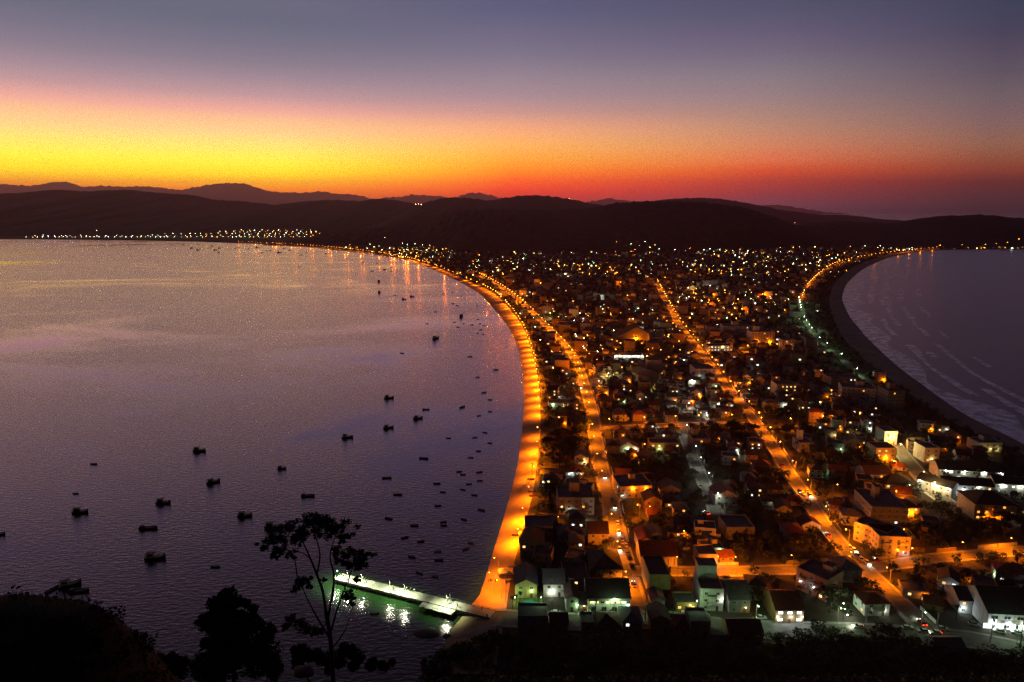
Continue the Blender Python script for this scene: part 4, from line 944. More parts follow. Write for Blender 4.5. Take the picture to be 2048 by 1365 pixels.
block(1980, 905, 48, 12, 2, 'white', 'slab', label='pale stepped villa near the ocean with small yellow terrace lamps', lit=.1, tower=(.1, .2, 6, 5, 3), lamps=(('yellow', -.3, 2.6, 300), ('yellow', 0, 2.6, 300), ('yellow', .3, 2.6, 300)))
block(1612, 905, 28, 12, 2, 'white', 'r_grey', label='white chapel-like house with tall belfry beside the middle street', name='chapel', tower=(-.15, .2, 3.2, 3.2, 7), roof='flat', lit=.05)
block(1402, 905, 36, 13, 3, 'grey', 'slab', label='grey three-storey house with two stair towers by the pale lane', tower=(-.2, .2, 4, 4, 5), lit=.05)
block(1255, 905, 46, 11, 1, 'white', 'r_grey', label='low garden house lit greenish white beside the beachside street', roof='gable', name='house', cat='house', lamps=(('green', 0, 2.6, 1100), ('white', .35, 2.6, 500)))
block(1330, 905, 60, 10, 2, 'yellow', 'r_grey', label='yellow two-storey house with lit lower veranda before the dark grove', name='house', cat='house', lit=.2, lamps=(('green', -.2, 2.6, 700), ('green', .2, 2.6, 600)))
block(1150, 953, 36, 11, 1, 'white', 'r_red', label='red hip roofed house with a turquoise lit patio', roof='hip', name='house', cat='house', lit=.8, panes=('lit_white',), lamps=(('cool', -.2, 2.4, 300), ('cool', .1, 2.4, 220)))
block(1120, 815, 46, 11, 1, 'white', 'r_grey', label='long low beach house with yellow green lit terrace', name='house', cat='house', lamps=(('green', -.3, 2.6, 900), ('yellow', .2, 2.6, 900)))
block(1340, 1000, 40, 10, 2, 'cream', 'r_brown', label='brown gable cottage behind the dark grove near the pale lane', roof='gable', name='house', cat='house')
block(1306, 1022, 34, 10, 2, 'ochre', 'r_brown', label='amber lit gable house set back from the beachside street', roof='gable', name='house', cat='house', lamps=(('orange', -.2, 2.6, 1500),))
block(1480, 1080, 56, 14, 2, 'grey', 'r_grey', label='wide purple grey flat roof with a dark skylight in mid town', name='house', cat='house', lit=.0)
block(1452, 1012, 44, 12, 2, 'white', 'r_grey', label='pale house with crossed gables beside the pale lane', roof='gable', name='house', cat='house')
# dark houses on the near side of the hill road, seen against it
for (px, py, wpx, dm, st, roof, wc, rc, lab) in [
    (1066, 1264, 60, 9, 2, 'flat', 'grey', 'dark', 'black flat roofed house standing before the pool garden wall'), (1118, 1262, 34, 8, 1, 'side', 'grey', 'brown', 'low dark shed next to the black flat roofed house'),
    (1175, 1262, 26, 7, 1, 'flat', 'grey', 'dark', 'dark single garage below the hill road near the utility pole'), (1216, 1268, 52, 10, 1, 'hip', 'grey', 'brown', 'dark double hip roofed bungalow opposite the wide shop'),
    (1264, 1272, 38, 10, 2, 'hip', 'grey', 'grey', 'bluish grey hip roofed house with a lit side window below the hill road'), (1320, 1268, 38, 9, 2, 'gable', 'ochre', 'dark', 'tall black house in front of the corner lawn'),
    (1366, 1270, 34, 9, 1, 'hip', 'pink', 'brown', 'pinkish low house below the hill road'), (1400, 1274, 40, 9, 2, 'flat', 'grey', 'dark', 'dark flat house beside the pinkish low house'),
    (1492, 1282, 66, 10, 1, 'side', 'ochre', 'brown', 'long brown roof below the hill road before the guesthouse'), (1905, 1318, 54, 9, 1, 'side', 'grey', 'grey', 'grey sloping roof below the far end of the hill road')]:
    block(px, py, wpx, dm, st, wc, 'slab' if roof == 'flat' else 'r_' + rc, label=lab, roof=roof, name='house', cat='house', faces='f', lit=.0 if 'lit side' not in lab else .5, panes=('lit_white',))

# pool and lawn
def disc(name, c, rx, ry, z, m, label, cat, kind=None):
    mb = MB(); n = 20; pts = [(c.x + rx * math.cos(2 * PI * i / n) * (1 + .18 * math.cos(4 * PI * i / n + 1)), c.y + ry * math.sin(2 * PI * i / n), z) for i in range(n)]
    mb.face(pts, m); 
    for i in range(n): a, b = pts[i], pts[(i + 1) % n]; mb.face([(a[0], a[1], 1.5), (b[0], b[1], 1.5), b, a], 'concrete')
    o = link(name, mb.mesh(name)); return tag(o, label, cat, kind=kind)
M['pool'] = mat('pool_water', (.03, .30, .42), .1, .15, .8)
M['lawn'] = mat('lawn', (.06, .11, .03), .95, .35, .8)
pc = G(1059, 1208)
mb = MB(); mb.box(pc.x - 6.5, pc.x + 6.5, pc.y - 4.2, pc.y + 4.0, GZ - .1, GZ + .1, 'lawn'); structure('garden_lawn', mb.mesh('garden_lawn'))
disc('swimming_pool', pc, 2.6, 2.2, GZ + .2, 'pool', 'small blue kidney shaped swimming pool in the lit garden', 'pool'); USED.append((pc.x, pc.y, 6))
lc = G(1328, 1228); mb = MB(); mb.face([(lc.x - 8, lc.y + 4.5, GZ + .12), (lc.x - 6, lc.y - .5, GZ + .12), (lc.x + 8, lc.y - 3.2, GZ + .12), (lc.x + 9, lc.y + 3.5, GZ + .12)], 'lawn'); structure('corner_lawn', mb.mesh('corner_lawn')); USED.append((lc.x, lc.y, 8))

# walls of the gardens along the streets
def garden_wall(p, q, m, where, h=1.6):
    d = q - p; L = d.length; mb = MB(); mb.box(0, L, -.09, .09, -.2, h, m); mb.box(0, L, -.14, .14, h, h + .08, 'concrete')
    o = link('garden_wall', mb.mesh('garden_wall'), loc=(p.x, p.y, GZ), rz=math.atan2(d.y, d.x)); tag(o, None, 'wall', 'garden walls along the streets'); LABELS.append((o, {'w_white': 'white', 'w_cream': 'cream', 'w_grey': 'grey', 'w_ochre': 'ochre'}[m] + ' garden wall', where))
for k, sides in (('A', (1, -1)), ('B', (1, -1)), ('E', (1,)), ('F', (-1,)), ('D', (-1,))):
    line, w = ROADS[k]
    for sd in sides:
        pts = walk(line, 11, 6)
        for (p, d), (q, e) in zip(pts, pts[1:]):
            if p.y > 620 or R.random() < .38: continue
            nn = Vector((-d.y, d.x, 0)).normalized() * sd * (w / 2 + 2.1); a, b = p + nn, q + nn - d * .6
            a.z = b.z = 0
            if any(seg_dist((a + b) / 2, ROADS[o][0]) < ROADS[o][1] / 2 + 6 for o in ROADS if o != k): continue
            if any(math.hypot(u[0] - (a.x + b.x) / 2, u[1] - (a.y + b.y) / 2) < u[2] for u in USED): continue
            garden_wall(a, b, R.choice(('w_white', 'w_cream', 'w_grey', 'w_ochre')), 'along the ' + SNAME[k])
# ------------------------------------------------------------------ cars
mb = MB()
prof = [(-2.1, .35), (-2.1, .78), (-1.95, .9), (1.0, .92), (1.95, .76), (2.1, .6), (2.1, .35)]
def extrude(mb, prof, w0, m):
    n0 = len(mb.v); n = len(prof)
    for s in (-1, 1): mb.v += [(x, s * w0, z) for x, z in prof]
    for i in range(n): j = (i + 1) % n; mb.f.append((n0 + i, n0 + j, n0 + n + j, n0 + n + i)); mb.m.append(mb.mi(m))
    mb.f.append(tuple(range(n0, n0 + n))); mb.m.append(mb.mi(m)); mb.f.append(tuple(range(n0 + 2 * n - 1, n0 + n - 1, -1))); mb.m.append(mb.mi(m))
CARB, CARC = {}, {}
for c in CARS:
    mb = MB(); extrude(mb, prof, .84, 'c_' + c)
    top = [(-1.55, .7), (-1.15, .7), (.25, .7), (.85, .7)]
    z0, z1 = .91, 1.42
    v = [(-1.75, -.78, z0), (.95, -.78, z0), (.95, .78, z0), (-1.75, .78, z0), (-1.35, -.62, z1), (.2, -.62, z1), (.2, .62, z1), (-1.35, .62, z1)]
    mb.face([(-1.4, -.64, z1 + .005), (.25, -.64, z1 + .005), (.25, .64, z1 + .005), (-1.4, .64, z1 + .005)], 'c_' + c)
    mb.box(-1.38, .22, -.63, .63, z1 - .02, z1 + .03, 'c_' + c); CARB[c] = mb.mesh('body')
g = MB(); v = [(-1.75, -.78, .9), (.95, -.78, .9), (.95, .78, .9), (-1.75, .78, .9), (-1.35, -.62, 1.4), (.2, -.62, 1.4), (.2, .62, 1.4), (-1.35, .62, 1.4)]
for f in ((0, 1, 5, 4), (1, 2, 6, 5), (2, 3, 7, 6), (3, 0, 4, 7)): g.face([v[i] for i in f], 'glass')
CABIN = g.mesh('window_band')
g = MB(); g.tube([(0, -.1, 0), (0, .1, 0)], [.32, .32], 'tyre', 10); g.tube([(0, -.11, 0), (0, .11, 0)], [.18, .18], 'metal', 8); WHEEL = g.mesh('wheel')
HL = {}
for mm in ('headlight', 'headlight_off', 'tail', 'tail_off'):
    g = MB(); g.box(-.05, .05, -.2, .2, -.09, .09, mm); HL[mm] = g.mesh('light')
def car(p, hd, colour, lab, key=None, lit=False, z=None):
    o = link('parked_car' if not lit else 'car', None, loc=(p.x, p.y, GZ + .1 if z is None else z), rz=hd)
    link('body', CARB[colour], o); link('window_band', CABIN, o)
    for x in (-1.3, 1.3):
        for s in (-.76, .76): link('wheel', WHEEL, o, (x, s, .32))
    for s in (-.6, .6): link('headlight', HL['headlight' if lit else 'headlight_off'], o, (2.08, s, .62)); link('tail_light', HL['tail' if lit else 'tail_off'], o, (-2.1, s, .72))
    if lit:
        l = lamp_light('white', 260); lo = link('lamp_light', l, o, (2.6, 0, .65))
    tag(o, None if key else lab, 'car', 'cars on the streets')
    if key: LABELS.append((o, lab, key))
def road_cars(k, spec):
    line, w = ROADS[k]
    for (px, py, colour, lit, side, flip) in spec:
        g0 = G(px, py); best = min(range(len(line) - 1), key=lambda i: (line[i] - g0).length); d = line[best + 1] - line[best]
        hd = math.atan2(d.y, d.x) + (PI if flip else 0)
        q = line[best]; nn = Vector((-d.y, d.x, 0)).normalized()
        pos = Vector((g0.x, g0.y, 0))
        car(pos, hd, colour, ('white-lit ' if False else '') + colour + (' car with lights on' if lit else ' parked car'), 'on the ' + SNAME[k], lit)
road_cars('A', [(1248, 1198, 'white', 1, 0, 1), (1252, 1188, 'white', 0, 0, 1), (1254, 1180, 'silver', 0, 0, 1), (1256, 1171, 'grey', 0, 0, 1), (1252, 1163, 'white', 1, 0, 1), (1268, 1171, 'black', 1, 0, 0), (1243, 1143, 'grey', 0, 0, 1), (1263, 1134, 'black', 0, 0, 0), (1241, 1133, 'grey', 0, 0, 1),
    (1258, 1117, 'black', 0, 0, 0), (1254, 1107, 'grey', 0, 0, 0), (1239, 1101, 'white', 1, 0, 1), (1252, 1092, 'white', 0, 0, 0), (1245, 1086, 'white', 0, 0, 0), (1255, 1087, 'silver', 0, 0, 0), (1244, 1080, 'white', 0, 0, 0), (1237, 1066, 'white', 1, 0, 1), (1235, 1047, 'white', 0, 0, 0), (1229, 1015, 'black', 1, 0, 1),
    (1224, 1001, 'black', 0, 0, 1), (1200, 911, 'silver', 0, 0, 0), (1236, 980, 'white', 1, 0, 1), (1162, 777, 'white', 1, 0, 1), (1172, 796, 'grey', 0, 0, 1), (1209, 956, 'grey', 1, 0, 1)])
road_cars('B', [(1620, 993, 'white', 1, 0, 1), (1606, 990, 'white', 0, 0, 1), (1600, 985, 'black', 1, 0, 1), (1614, 985, 'silver', 0, 0, 1), (1565, 933, 'red', 0, 0, 1), (1527, 884, 'red', 1, 0, 0), (1656, 1072, 'red', 1, 0, 0), (1700, 1098, 'white', 0, 0, 1), (1708, 1103, 'white', 1, 0, 1), (1716, 1114, 'silver', 0, 0, 1), (1722, 1121, 'white', 0, 0, 1), (1734, 1128, 'white', 1, 0, 1), (1752, 1122, 'red', 0, 0, 1),
    (1843, 1248, 'red', 1, 0, 0), (1470, 788, 'red', 1, 0, 0), (1488, 804, 'red', 1, 0, 0)])
road_cars('H', [(1181, 1229, 'silver', 0, 0, 0), (1205, 1228, 'black', 0, 0, 1), (1229, 1227, 'black', 0, 0, 0), (1250, 1227, 'silver', 0, 0, 0), (1113, 1228, 'white', 0, 0, 0), (1304, 1225, 'white', 0, 0, 1), (1373, 1228, 'white', 0, 0, 1), (1408, 1234, 'silver', 0, 0, 1), (1522, 1238, 'white', 0, 0, 0), (1716, 1256, 'white', 1, 0, 1), (1815, 1258, 'white', 0, 0, 0), (1845, 1265, 'silver', 0, 0, 1), (1885, 1260, 'white', 0, 0, 0),
    (1948, 1251, 'silver', 0, 0, 0), (1997, 1265, 'white', 0, 0, 1), (2033, 1268, 'white', 0, 0, 1), (1870, 1268, 'white', 1, 0, 1)])
car(G(1422, 993), 1.9, 'white', 'white car pulled over beside the pale lane'); car(G(1412, 1028), 2.0, 'white', 'white car with beams on at the foot of the pale lane', None, True)

# ------------------------------------------------------------------ boats
def hull(mb, L, B, Hh, m, bow=.55, inside=True, min_='b_dark'):
    st = [(-.5, .78, 0), (-.3, .95, 0), (0, 1.0, .02), (.25, .86, .12), (.42, .5, .3), (.5, .06, bow)]
    secs = []
    for t, b, sh in st:
        x = t * L; hb = b * B / 2; top = Hh * (1 + sh * 1.3)
        secs.append([(x, -hb, top), (x, -hb * .82, Hh * .3), (x, -hb * .3, -Hh * .35), (x, hb * .3, -Hh * .35), (x, hb * .82, Hh * .3), (x, hb, top)])
    for a, b in zip(secs, secs[1:]):
        for i in range(5): mb.face([a[i], a[i + 1], b[i + 1], b[i]], m)
    mb.face(secs[0], m)
    for a, b in zip(secs, secs[1:]):                      # deck / floor
        z = -.25 * Hh if inside else -.05
        d = lambda q: [(q[0][0], q[0][1] * .9, q[0][2] + z), (q[5][0], q[5][1] * .9, q[5][2] + z)]
        p, q = d(a), d(b); mb.face([p[0], q[0], q[1], p[1]], min_)
        for k in (0, 5): mb.face([a[k], b[k], q[0 if k == 0 else 1], p[0 if k == 0 else 1]], m)
BOATS = {}
def boat_parts(kind, c):
    if (kind, c) in BOATS: return BOATS[kind, c]
    P_ = []
    m = 'b_' + c
    if kind == 'open':
        b = MB(); hull(b, 5.6, 1.7, .62, m, .5); P_.append(('hull', b.mesh('hull'), None))
        for x in (-1.4, .1, 1.3): t = MB(); t.box(x - .14, x + .14, -.7, .7, .48, .53, 'b_brown'); P_.append(('thwart', t.mesh('thwart'), None))
        t = MB(); t.box(-3.15, -2.8, -.18, .18, .5, .95, 'b_dark'); t.box(-3.05, -2.9, -.06, .06, -.3, .5, 'metal'); P_.append(('outboard_motor', t.mesh('outboard_motor'), None))
    elif kind == 'long':
        b = MB(); hull(b, 8.6, 2.3, .85, m, .55); P_.append(('hull', b.mesh('hull'), None))
        t = MB(); t.box(-3.6, -2.0, -.75, .75, .6, 1.55, m); t.box(-3.8, -1.8, -.85, .85, 1.55, 1.63, 'b_brown'); P_.append(('cabin', t.mesh('cabin'), None))
        t = MB(); t.tube([(2.4, 0, .6), (2.4, 0, 2.4)], [.06, .04], 'b_brown', 5); P_.append(('post', t.mesh('post'), None))
    else:                                                  # trawler with wheelhouse, gallows and mast
        b = MB(); hull(b, 9.2, 3.1, 1.15, m, .75, False, 'b_brown'); P_.append(('hull', b.mesh('hull'), None))
        t = MB(); t.box(-3.4, -.6, -1.1, 1.1, 1.05, 3.0, 'b_white' if c in ('blue', 'red', 'white') else m); P_.append(('cabin', t.mesh('cabin'), [('window', -1.11), ('window', 1.11)]))
        t = MB(); t.box(-3.8, .1, -1.3, 1.3, 3.0, 3.12, 'b_brown'); P_.append(('cabin_roof', t.mesh('cabin_roof'), None))
        t = MB(); t.tube([(.4, 0, 1.1), (.4, 0, 5.2)], [.09, .05], 'b_brown', 5); t.tube([(.4, 0, 4.4), (3.4, 0, 2.6)], [.04, .04], 'b_brown', 4); P_.append(('mast', t.mesh('mast'), None))
        t = MB()
        for s in (-1.2, 1.2): t.tube([(-4.2, s, 1.2), (-4.1, s * .85, 3.4)], [.07, .06], 'metal', 5)
        t.tube([(-4.1, -1.1, 3.35), (-4.1, 1.1, 3.35)], [.06, .06], 'metal', 5); P_.append(('gallows', t.mesh('gallows'), None))
        t = MB(); t.box(3.2, 4.3, -.5, .5, 1.9, 2.15, 'b_brown'); P_.append(('bow_rail', t.mesh('bow_rail'), None))
    BOATS[kind, c] = P_; return P_
bw = MB(); bw.box(-2.9, -1.1, -.02, .02, 2.0, 2.7, 'pane'); BWIN = bw.mesh('window')
def boat(px, py, kind, c, wpx, rz, label=None, where=None, parts=True, z=.05):
    p = G(px, py, 0); L = {'open': 5.6, 'long': 8.6, 'trawler': 9.2}[kind]
    s = max(.6, min(1.7, wpx * depth_of(py, 0) / FPX / (L * max(.45, abs(math.cos(rz))))))
    o = link({'open': 'open_boat', 'long': 'fishing_boat', 'trawler': 'trawler'}[kind], None, loc=(p.x, p.y, z), rz=rz, scale=s)
    for nm, me, sub in boat_parts(kind, c):
        if not parts and nm not in ('hull', 'cabin', 'cabin_roof', 'mast'): continue
        q = link(nm, me, o)
        for (sn, yy) in (sub or ()) if parts else (): link(sn, BWIN, q, (0, yy, 0))
    tag(o, label, 'boat', 'boats moored in the bay')
    if not label:
        LABELS.append((o, {'dark': 'dark', 'blue': 'bluish', 'brown': 'brown', 'white': 'white', 'red': 'reddish', 'green': 'greenish', 'yellow': 'yellow'}[c] + {'open': ' open boat', 'long': ' long fishing boat', 'trawler': ' trawler'}[kind], where))
    return o
for px, py, kind, w, rz, lab in [
    (399, 903, 'trawler', 25, .05, 'dark trawler with full canopy, farthest out of the lone trawlers'), (427, 966, 'trawler', 20, .7, 'dark trawler angled to the shore below the canopied trawler'), (327, 1007, 'trawler', 28, .1, 'dark trawler midway between two others in open water'),
    (161, 1026, 'trawler', 30, .1, 'dark trawler with small tender behind it, near the frame edge'), (297, 1058, 'long', 36, .05, 'long low dark boat with stern cabin'), (490, 1033, 'trawler', 28, .15, 'dark trawler straight above the cone shaped tree'), (616, 993, 'long', 27, .03, 'long low boat above the tall slender tree'),
    (311, 1118, 'trawler', 38, .2, 'big square built trawler low in the dark water'), (564, 938, 'trawler', 16, .05, 'small trawler alone above the tall tree crown'), (188, 929, 'open', 14, 0, 'small boat alone above the trawler with tender'), (152, 988, 'open', 11, 0, 'tiny boat just above the trawler with tender'),
    (431, 1135, 'open', 18, 0, 'low dark skiff above the cone shaped tree'), (695, 876, 'trawler', 22, .15, 'dark trawler left alone amid the middle bay'), (777, 857, 'trawler', 20, .3, 'dark trawler, lower of the pair in line'), (778, 797, 'trawler', 19, .2, 'dark trawler, upper of the pair in line'),
    (836, 838, 'trawler', 18, .4, 'dark trawler beside a smaller boat toward the beach'), (852, 820, 'long', 14, .1, 'smaller boat moored beside the dark trawler toward the beach'), (547, 1056, 'trawler', 34, .05, 'trawler half hidden behind the tall tree crown'), (-2, 1070, 'trawler', 24, .1, 'trawler cut by the edge of the view'),
    (140, 1172, 'trawler', 34, .55, 'paired trawler with pale canopy behind the knoll'), (158, 1184, 'long', 38, .15, 'longer boat lashed to the trawler behind the knoll'), (104, 1181, 'open', 12, 1.2, 'dinghy beside the paired boats behind the knoll'),
    (872, 678, 'trawler', 10, 1.0, 'dark trawler with mast, largest off the curve of the lit beach'), (923, 634, 'trawler', 7, 1.3, 'trawler with light toned mast among small boats'), (824, 594, 'trawler', 9, .1, 'dark trawler, rear of a close pair'), (808, 599, 'trawler', 9, .0, 'dark trawler, front of a close pair'),
    (758, 564, 'trawler', 5, 1.4, 'trawler seen bow on, farther of two'), (759, 586, 'trawler', 5, 1.4, 'trawler seen bow on, nearer of two'), (559, 506, 'trawler', 9, .05, 'trawler standing apart off the village lights'), (431, 501, 'trawler', 9, .05, 'largest dark boat of the far fleet'),
    (515, 496, 'trawler', 7, .05, 'compact trawler at the end of the far fleet'), (396, 501, 'trawler', 7, .05, 'nearest boat at the start of the far fleet')]:
    boat(px, py, kind, {'long': 'brown', 'trawler': R.choice(('dark', 'blue', 'dark')), 'open': 'dark'}[kind] if py > 600 else 'dark', w, rz, lab)
NEAR = [(848, 918, 18), (774, 957, 18), (796, 990, 17), (874, 968, 14), (918, 944, 11), (926, 950, 10), (959, 945, 12), (960, 962, 11), (938, 969, 11), (926, 980, 10), (886, 985, 11), (949, 991, 12), (876, 1012, 13), (963, 1021, 14), (928, 1040, 12), (887, 1045, 13), (888, 1052, 13), (777, 1038, 16), (829, 1052, 16), (810, 1076, 14),
    (842, 1084, 14), (943, 1087, 13, 'white'), (932, 1099, 13, 'red'), (876, 1104, 13, 'white'), (748, 1108, 15, 'yellow'), (824, 1115, 15), (878, 1121, 17), (839, 1147, 14, 'white'), (870, 1154, 14, 'white'), (750, 1228, 16), (942, 916, 10), (957, 903, 9)]
OFF = [(925, 815, 9), (980, 800, 8), (968, 786, 9, 'red'), (958, 832, 8), (980, 824, 8), (970, 866, 9), (950, 876, 8), (980, 887, 8), (897, 877, 9), (955, 755, 8), (992, 740, 9), (940, 714, 9), (804, 707, 8), (854, 648, 6), (909, 645, 6), (927, 648, 5), (944, 650, 6), (956, 639, 5), (960, 648, 5), (968, 652, 4), (916, 655, 6), (962, 660, 6), (955, 667, 5), (966, 669, 5), (871, 624, 6), (906, 608, 6), (914, 612, 6), (954, 612, 4), (887, 588, 5), (904, 585, 4), (922, 593, 4), (929, 597, 4), (790, 591, 5)]
FAR = [(744, 543, 7), (769, 540, 6), (783, 536, 5), (783, 543, 5), (817, 542, 5), (652, 508, 5), (693, 517, 4), (726, 526, 4), (755, 527, 5), (599, 535, 4), (603, 511, 5), (613, 505, 4), (383, 497, 6), (418, 497, 5), (439, 497, 5), (424, 493, 5), (438, 506, 5), (470, 497, 6), (477, 496, 6), (496, 498, 4), (524, 506, 5), (533, 502, 4), (541, 502, 4), (567, 498, 5), (579, 501, 5), (354, 487, 3), (378, 491, 4), (367, 491, 4), (347, 491, 3), (341, 490, 3), (396, 489, 4), (406, 491, 3), (313, 487, 4)]
for lst, wh in ((NEAR, 'between the pier and the lit sand'), (OFF, 'off the curve of the lit beach'), (FAR, 'in the far end of the bay')):
    for q in lst:
        c = q[3] if len(q) > 3 else R.choice(('dark', 'dark', 'blue', 'brown', 'green'))
        k = 'open' if q[2] * depth_of(q[1], 0) / FPX < 7.5 else 'long'
        if wh.startswith('in the far') : k = R.choice(('trawler', 'long')); c = R.choice(('dark', 'brown', 'blue'))
        boat(q[0], q[1], k, c, q[2], R.gauss(.0, .3) + (PI if R.random() < .2 else 0), None, wh, parts=not wh.startswith('in the far'))
# boats drawn up on the sand
for px, py, rz, c in [(1062, 1036, .1, 'white'), (1060, 1047, .1, 'red'), (1022, 1150, .05, 'white'), (1022, 1157, .05, 'red'), (1021, 1164, .05, 'blue'), (1024, 1135, .1, 'white'), (1066, 993, .1, 'red'), (1064, 985, 0, 'brown'), (1062, 960, 0, 'brown'), (1032, 1072, 0, 'brown')]:
    p = G(px, py); o = boat(px, py, 'open', c, 15, rz, None, 'drawn up on the bay beach', z=GZ + .25); o.location = (p.x, p.y, GZ + .25)

# ------------------------------------------------------------------ pier
def pier():
    a, b = G(672, 1152, 2.2), G(985, 1229, 2.2); a.z = b.z = 2.2; d = (b - a); L = d.length; rz = math.atan2(d.y, d.x); Wd = 5.2
    o = link('pier', None, loc=(a.x, a.y, 0), rz=rz); tag(o, 'long pale fishing pier lit white running out from the slipway', 'pier')
    mb = MB(); n = 14
    mb.box(0, L, -Wd / 2, Wd / 2, 1.75, 2.2, 'concrete'); link('deck', mb.mesh('deck'), o)
    mb = MB(); mb.box(0, L, -Wd / 2 - .12, -Wd / 2, 1.5, 2.32, 'dconc'); link('edge_beam', mb.mesh('edge_beam'), o)
    mb = MB(); mb.box(0, L, Wd / 2, Wd / 2 + .12, 1.5, 2.32, 'dconc'); link('edge_beam', mb.mesh('edge_beam'), o)
    pm = MB(); pm.tube([(0, 0, -5), (0, 0, 1.75)], [.24, .22], 'dconc', 8); pile = pm.mesh('pile')
    for i in range(15):
        for s in (-1, 1): link('pile', pile, o, (2 + i * (L - 4) / 14, s * (Wd / 2 - .5), 0))
    # platform on the camera side, two thirds of the way to shore
    x0, x1 = L * .60, L * .80
    mb = MB(); mb.box(x0, x1, -Wd / 2 - 3.6, -Wd / 2 - .13, 1.6, 2.0, 'concrete'); link('platform', mb.mesh('platform'), o)
    for i in range(4):
        link('pile', pile, o, (x0 + .5 + i * (x1 - x0 - 1) / 3, -Wd / 2 - 3.2, -.15))
    ps = MB(); ps.box(-.05, .05, -.05, .05, 0, 1.1, 'metal'); post = ps.mesh('rail_post')
    def rail(xa, xb, y, z):
        k = max(2, int((xb - xa) / 2))
        for i in range(k + 1): link('rail_post', post, o, (xa + (xb - xa) * i / k, y, z))
        m_ = MB()
        for zz in (.55, 1.06): m_.box(xa, xb, y - .03, y + .03, z + zz, z + zz + .06, 'metal')
        link('handrail', m_.mesh('handrail'), o)
    rail(x0, x1, -Wd / 2 - 3.5, 2.0); rail(x1 + .2, L - 1, -Wd / 2 + .1, 2.2); rail(L * .55, L - 1, Wd / 2 - .1, 2.2)
    return a, d.normalized(), L, rz, Wd
pa, pd, pL, prz, pW = pier()
pn = Vector((-pd.y, pd.x, 0))
PIERL = bpy.data.lights.new('pier_flood', 'SPOT'); PIERL.energy = 6500; PIERL.color = (.86, 1, .58); PIERL.spot_size = rad(136); PIERL.spot_blend = .5; PIERL.shadow_soft_size = .15
for i, px in enumerate((674, 702, 730, 786, 815, 899)):
    t = min(range(400), key=lambda k: abs((lambda q: 1024 + FPX * q.x / (q.y * CP - (q.z - H) * SP))(pa + pd * (pL * k / 400)) - px)) / 400 * pL
    q = pa + pd * t - pn * (pW / 2 - .35)
    m_ = MB(); m_.tube([(0, 0, 0), (0, 0, 5.6)], [.09, .06], 'metal', 6); m_.tube([(0, 0, 5.5), (.5, 0, 5.65)], [.05, .04], 'metal', 5)
    o = link('pier_lamp', None, loc=(q.x, q.y, 2.2), rz=prz - PI / 2 if i % 2 else prz - PI / 2); link('pole', m_.mesh('pole'), o)
    h = MB(); h.box(.3, 1.0, -.2, .2, 5.66, 5.78, 'metal'); link('lamp_head', h.mesh('lamp_head'), o); h = MB(); h.box(.4, .9, -.14, .14, 5.60, 5.655, 'bulb_w'); link('bulb', h.mesh('bulb'), o)
    link('lamp_light', PIERL, o, (.65, 0, 5.4)); tag(o, None, 'lamp', 'lamps on the pier'); LABELS.append((o, 'white floodlight pole', 'on the pier'))
mb = MB(); mb.tube([(0, 0, 0), (0, 0, 2.2)], [.2, .2], 'b_green', 8); o = link('harbour_light', None, loc=tuple(pa + pd * .8)); link('post', mb.mesh('post'), o); mb = MB(); mb.ball((0, 0, 2.5), .3, 'bulb_green'); link('bulb', mb.mesh('bulb'), o); link('lamp_light', lamp_light('green', 300), o, (0, 0, 3.0)); tag(o, 'small green harbour light on the outer end of the pier', 'light')

# ------------------------------------------------------------------ people
def body_mesh(pose):
    J = {'pelvis': (0, 0, .95), 'chest': (.02, 0, 1.3), 'neck': (0, 0, 1.47), 'head': (.02, 0, 1.62), 'top': (.01, 0, 1.72)}
    st = .22 if pose == 'walk' else .04
    E = [('pelvis', 'chest'), ('chest', 'neck'), ('neck', 'head'), ('head', 'top')]
    for s, sg in (('l', 1), ('r', -1)):
        f = st * sg
        J.update({'hip' + s: (0, .1 * sg, .92), 'knee' + s: (f * .7 + .03, .11 * sg, .5), 'ank' + s: (f, .11 * sg, .09), 'toe' + s: (f + .16, .12 * sg, .04),
                  'sh' + s: (0, .19 * sg, 1.41), 'el' + s: (-f * .6 - .02, .25 * sg, 1.14), 'wr' + s: (-f * .8 + .1, .24 * sg, .90), 'hand' + s: (-f * .8 + .13, .24 * sg, .82)})
        E += [('pelvis', 'hip' + s), ('hip' + s, 'knee' + s), ('knee' + s, 'ank' + s), ('ank' + s, 'toe' + s), ('chest', 'sh' + s), ('sh' + s, 'el' + s), ('el' + s, 'wr' + s), ('wr' + s, 'hand' + s)]
        for k, (dx, dy, dz, ln) in enumerate(((.02, .03, -.07, 1), (.03, .01, -.095, 1), (.02, -.01, -.1, 1), (0, -.025, -.085, 1), (.06, -.01, -.03, 1))):
            J[f'f{k}{s}'] = (-f * .8 + .13 + dx, .24 * sg + dy * sg, .82 + dz); E.append(('hand' + s, f'f{k}{s}'))
    rad_ = {'pelvis': .14, 'chest': .15, 'neck': .055, 'head': .1, 'top': .075, 'hip': .095, 'knee': .06, 'ank': .042, 'toe': .035, 'sh': .065, 'el': .045, 'wr': .03, 'hand': .035}
    names = list(J); me = bpy.data.meshes.new('body'); me.from_pydata([J[n] for n in names], [(names.index(a), names.index(b)) for a, b in E], [])
    o = bpy.data.objects.new('body', me); COL.objects.link(o); o.modifiers.new('skin', 'SKIN'); sv = me.skin_vertices[0].data if me.skin_vertices else None
    if sv is None: return None
    for i, n in enumerate(names):
        k = n if n in rad_ else n[:-1]; r = rad_.get(k, .011); sv[i].radius = (r, r)
    sv[0].use_root = True
    dg = bpy.context.evaluated_depsgraph_get(); out = bpy.data.meshes.new_from_object(o.evaluated_get(dg)); bpy.data.objects.remove(o); return out
BODY = {}
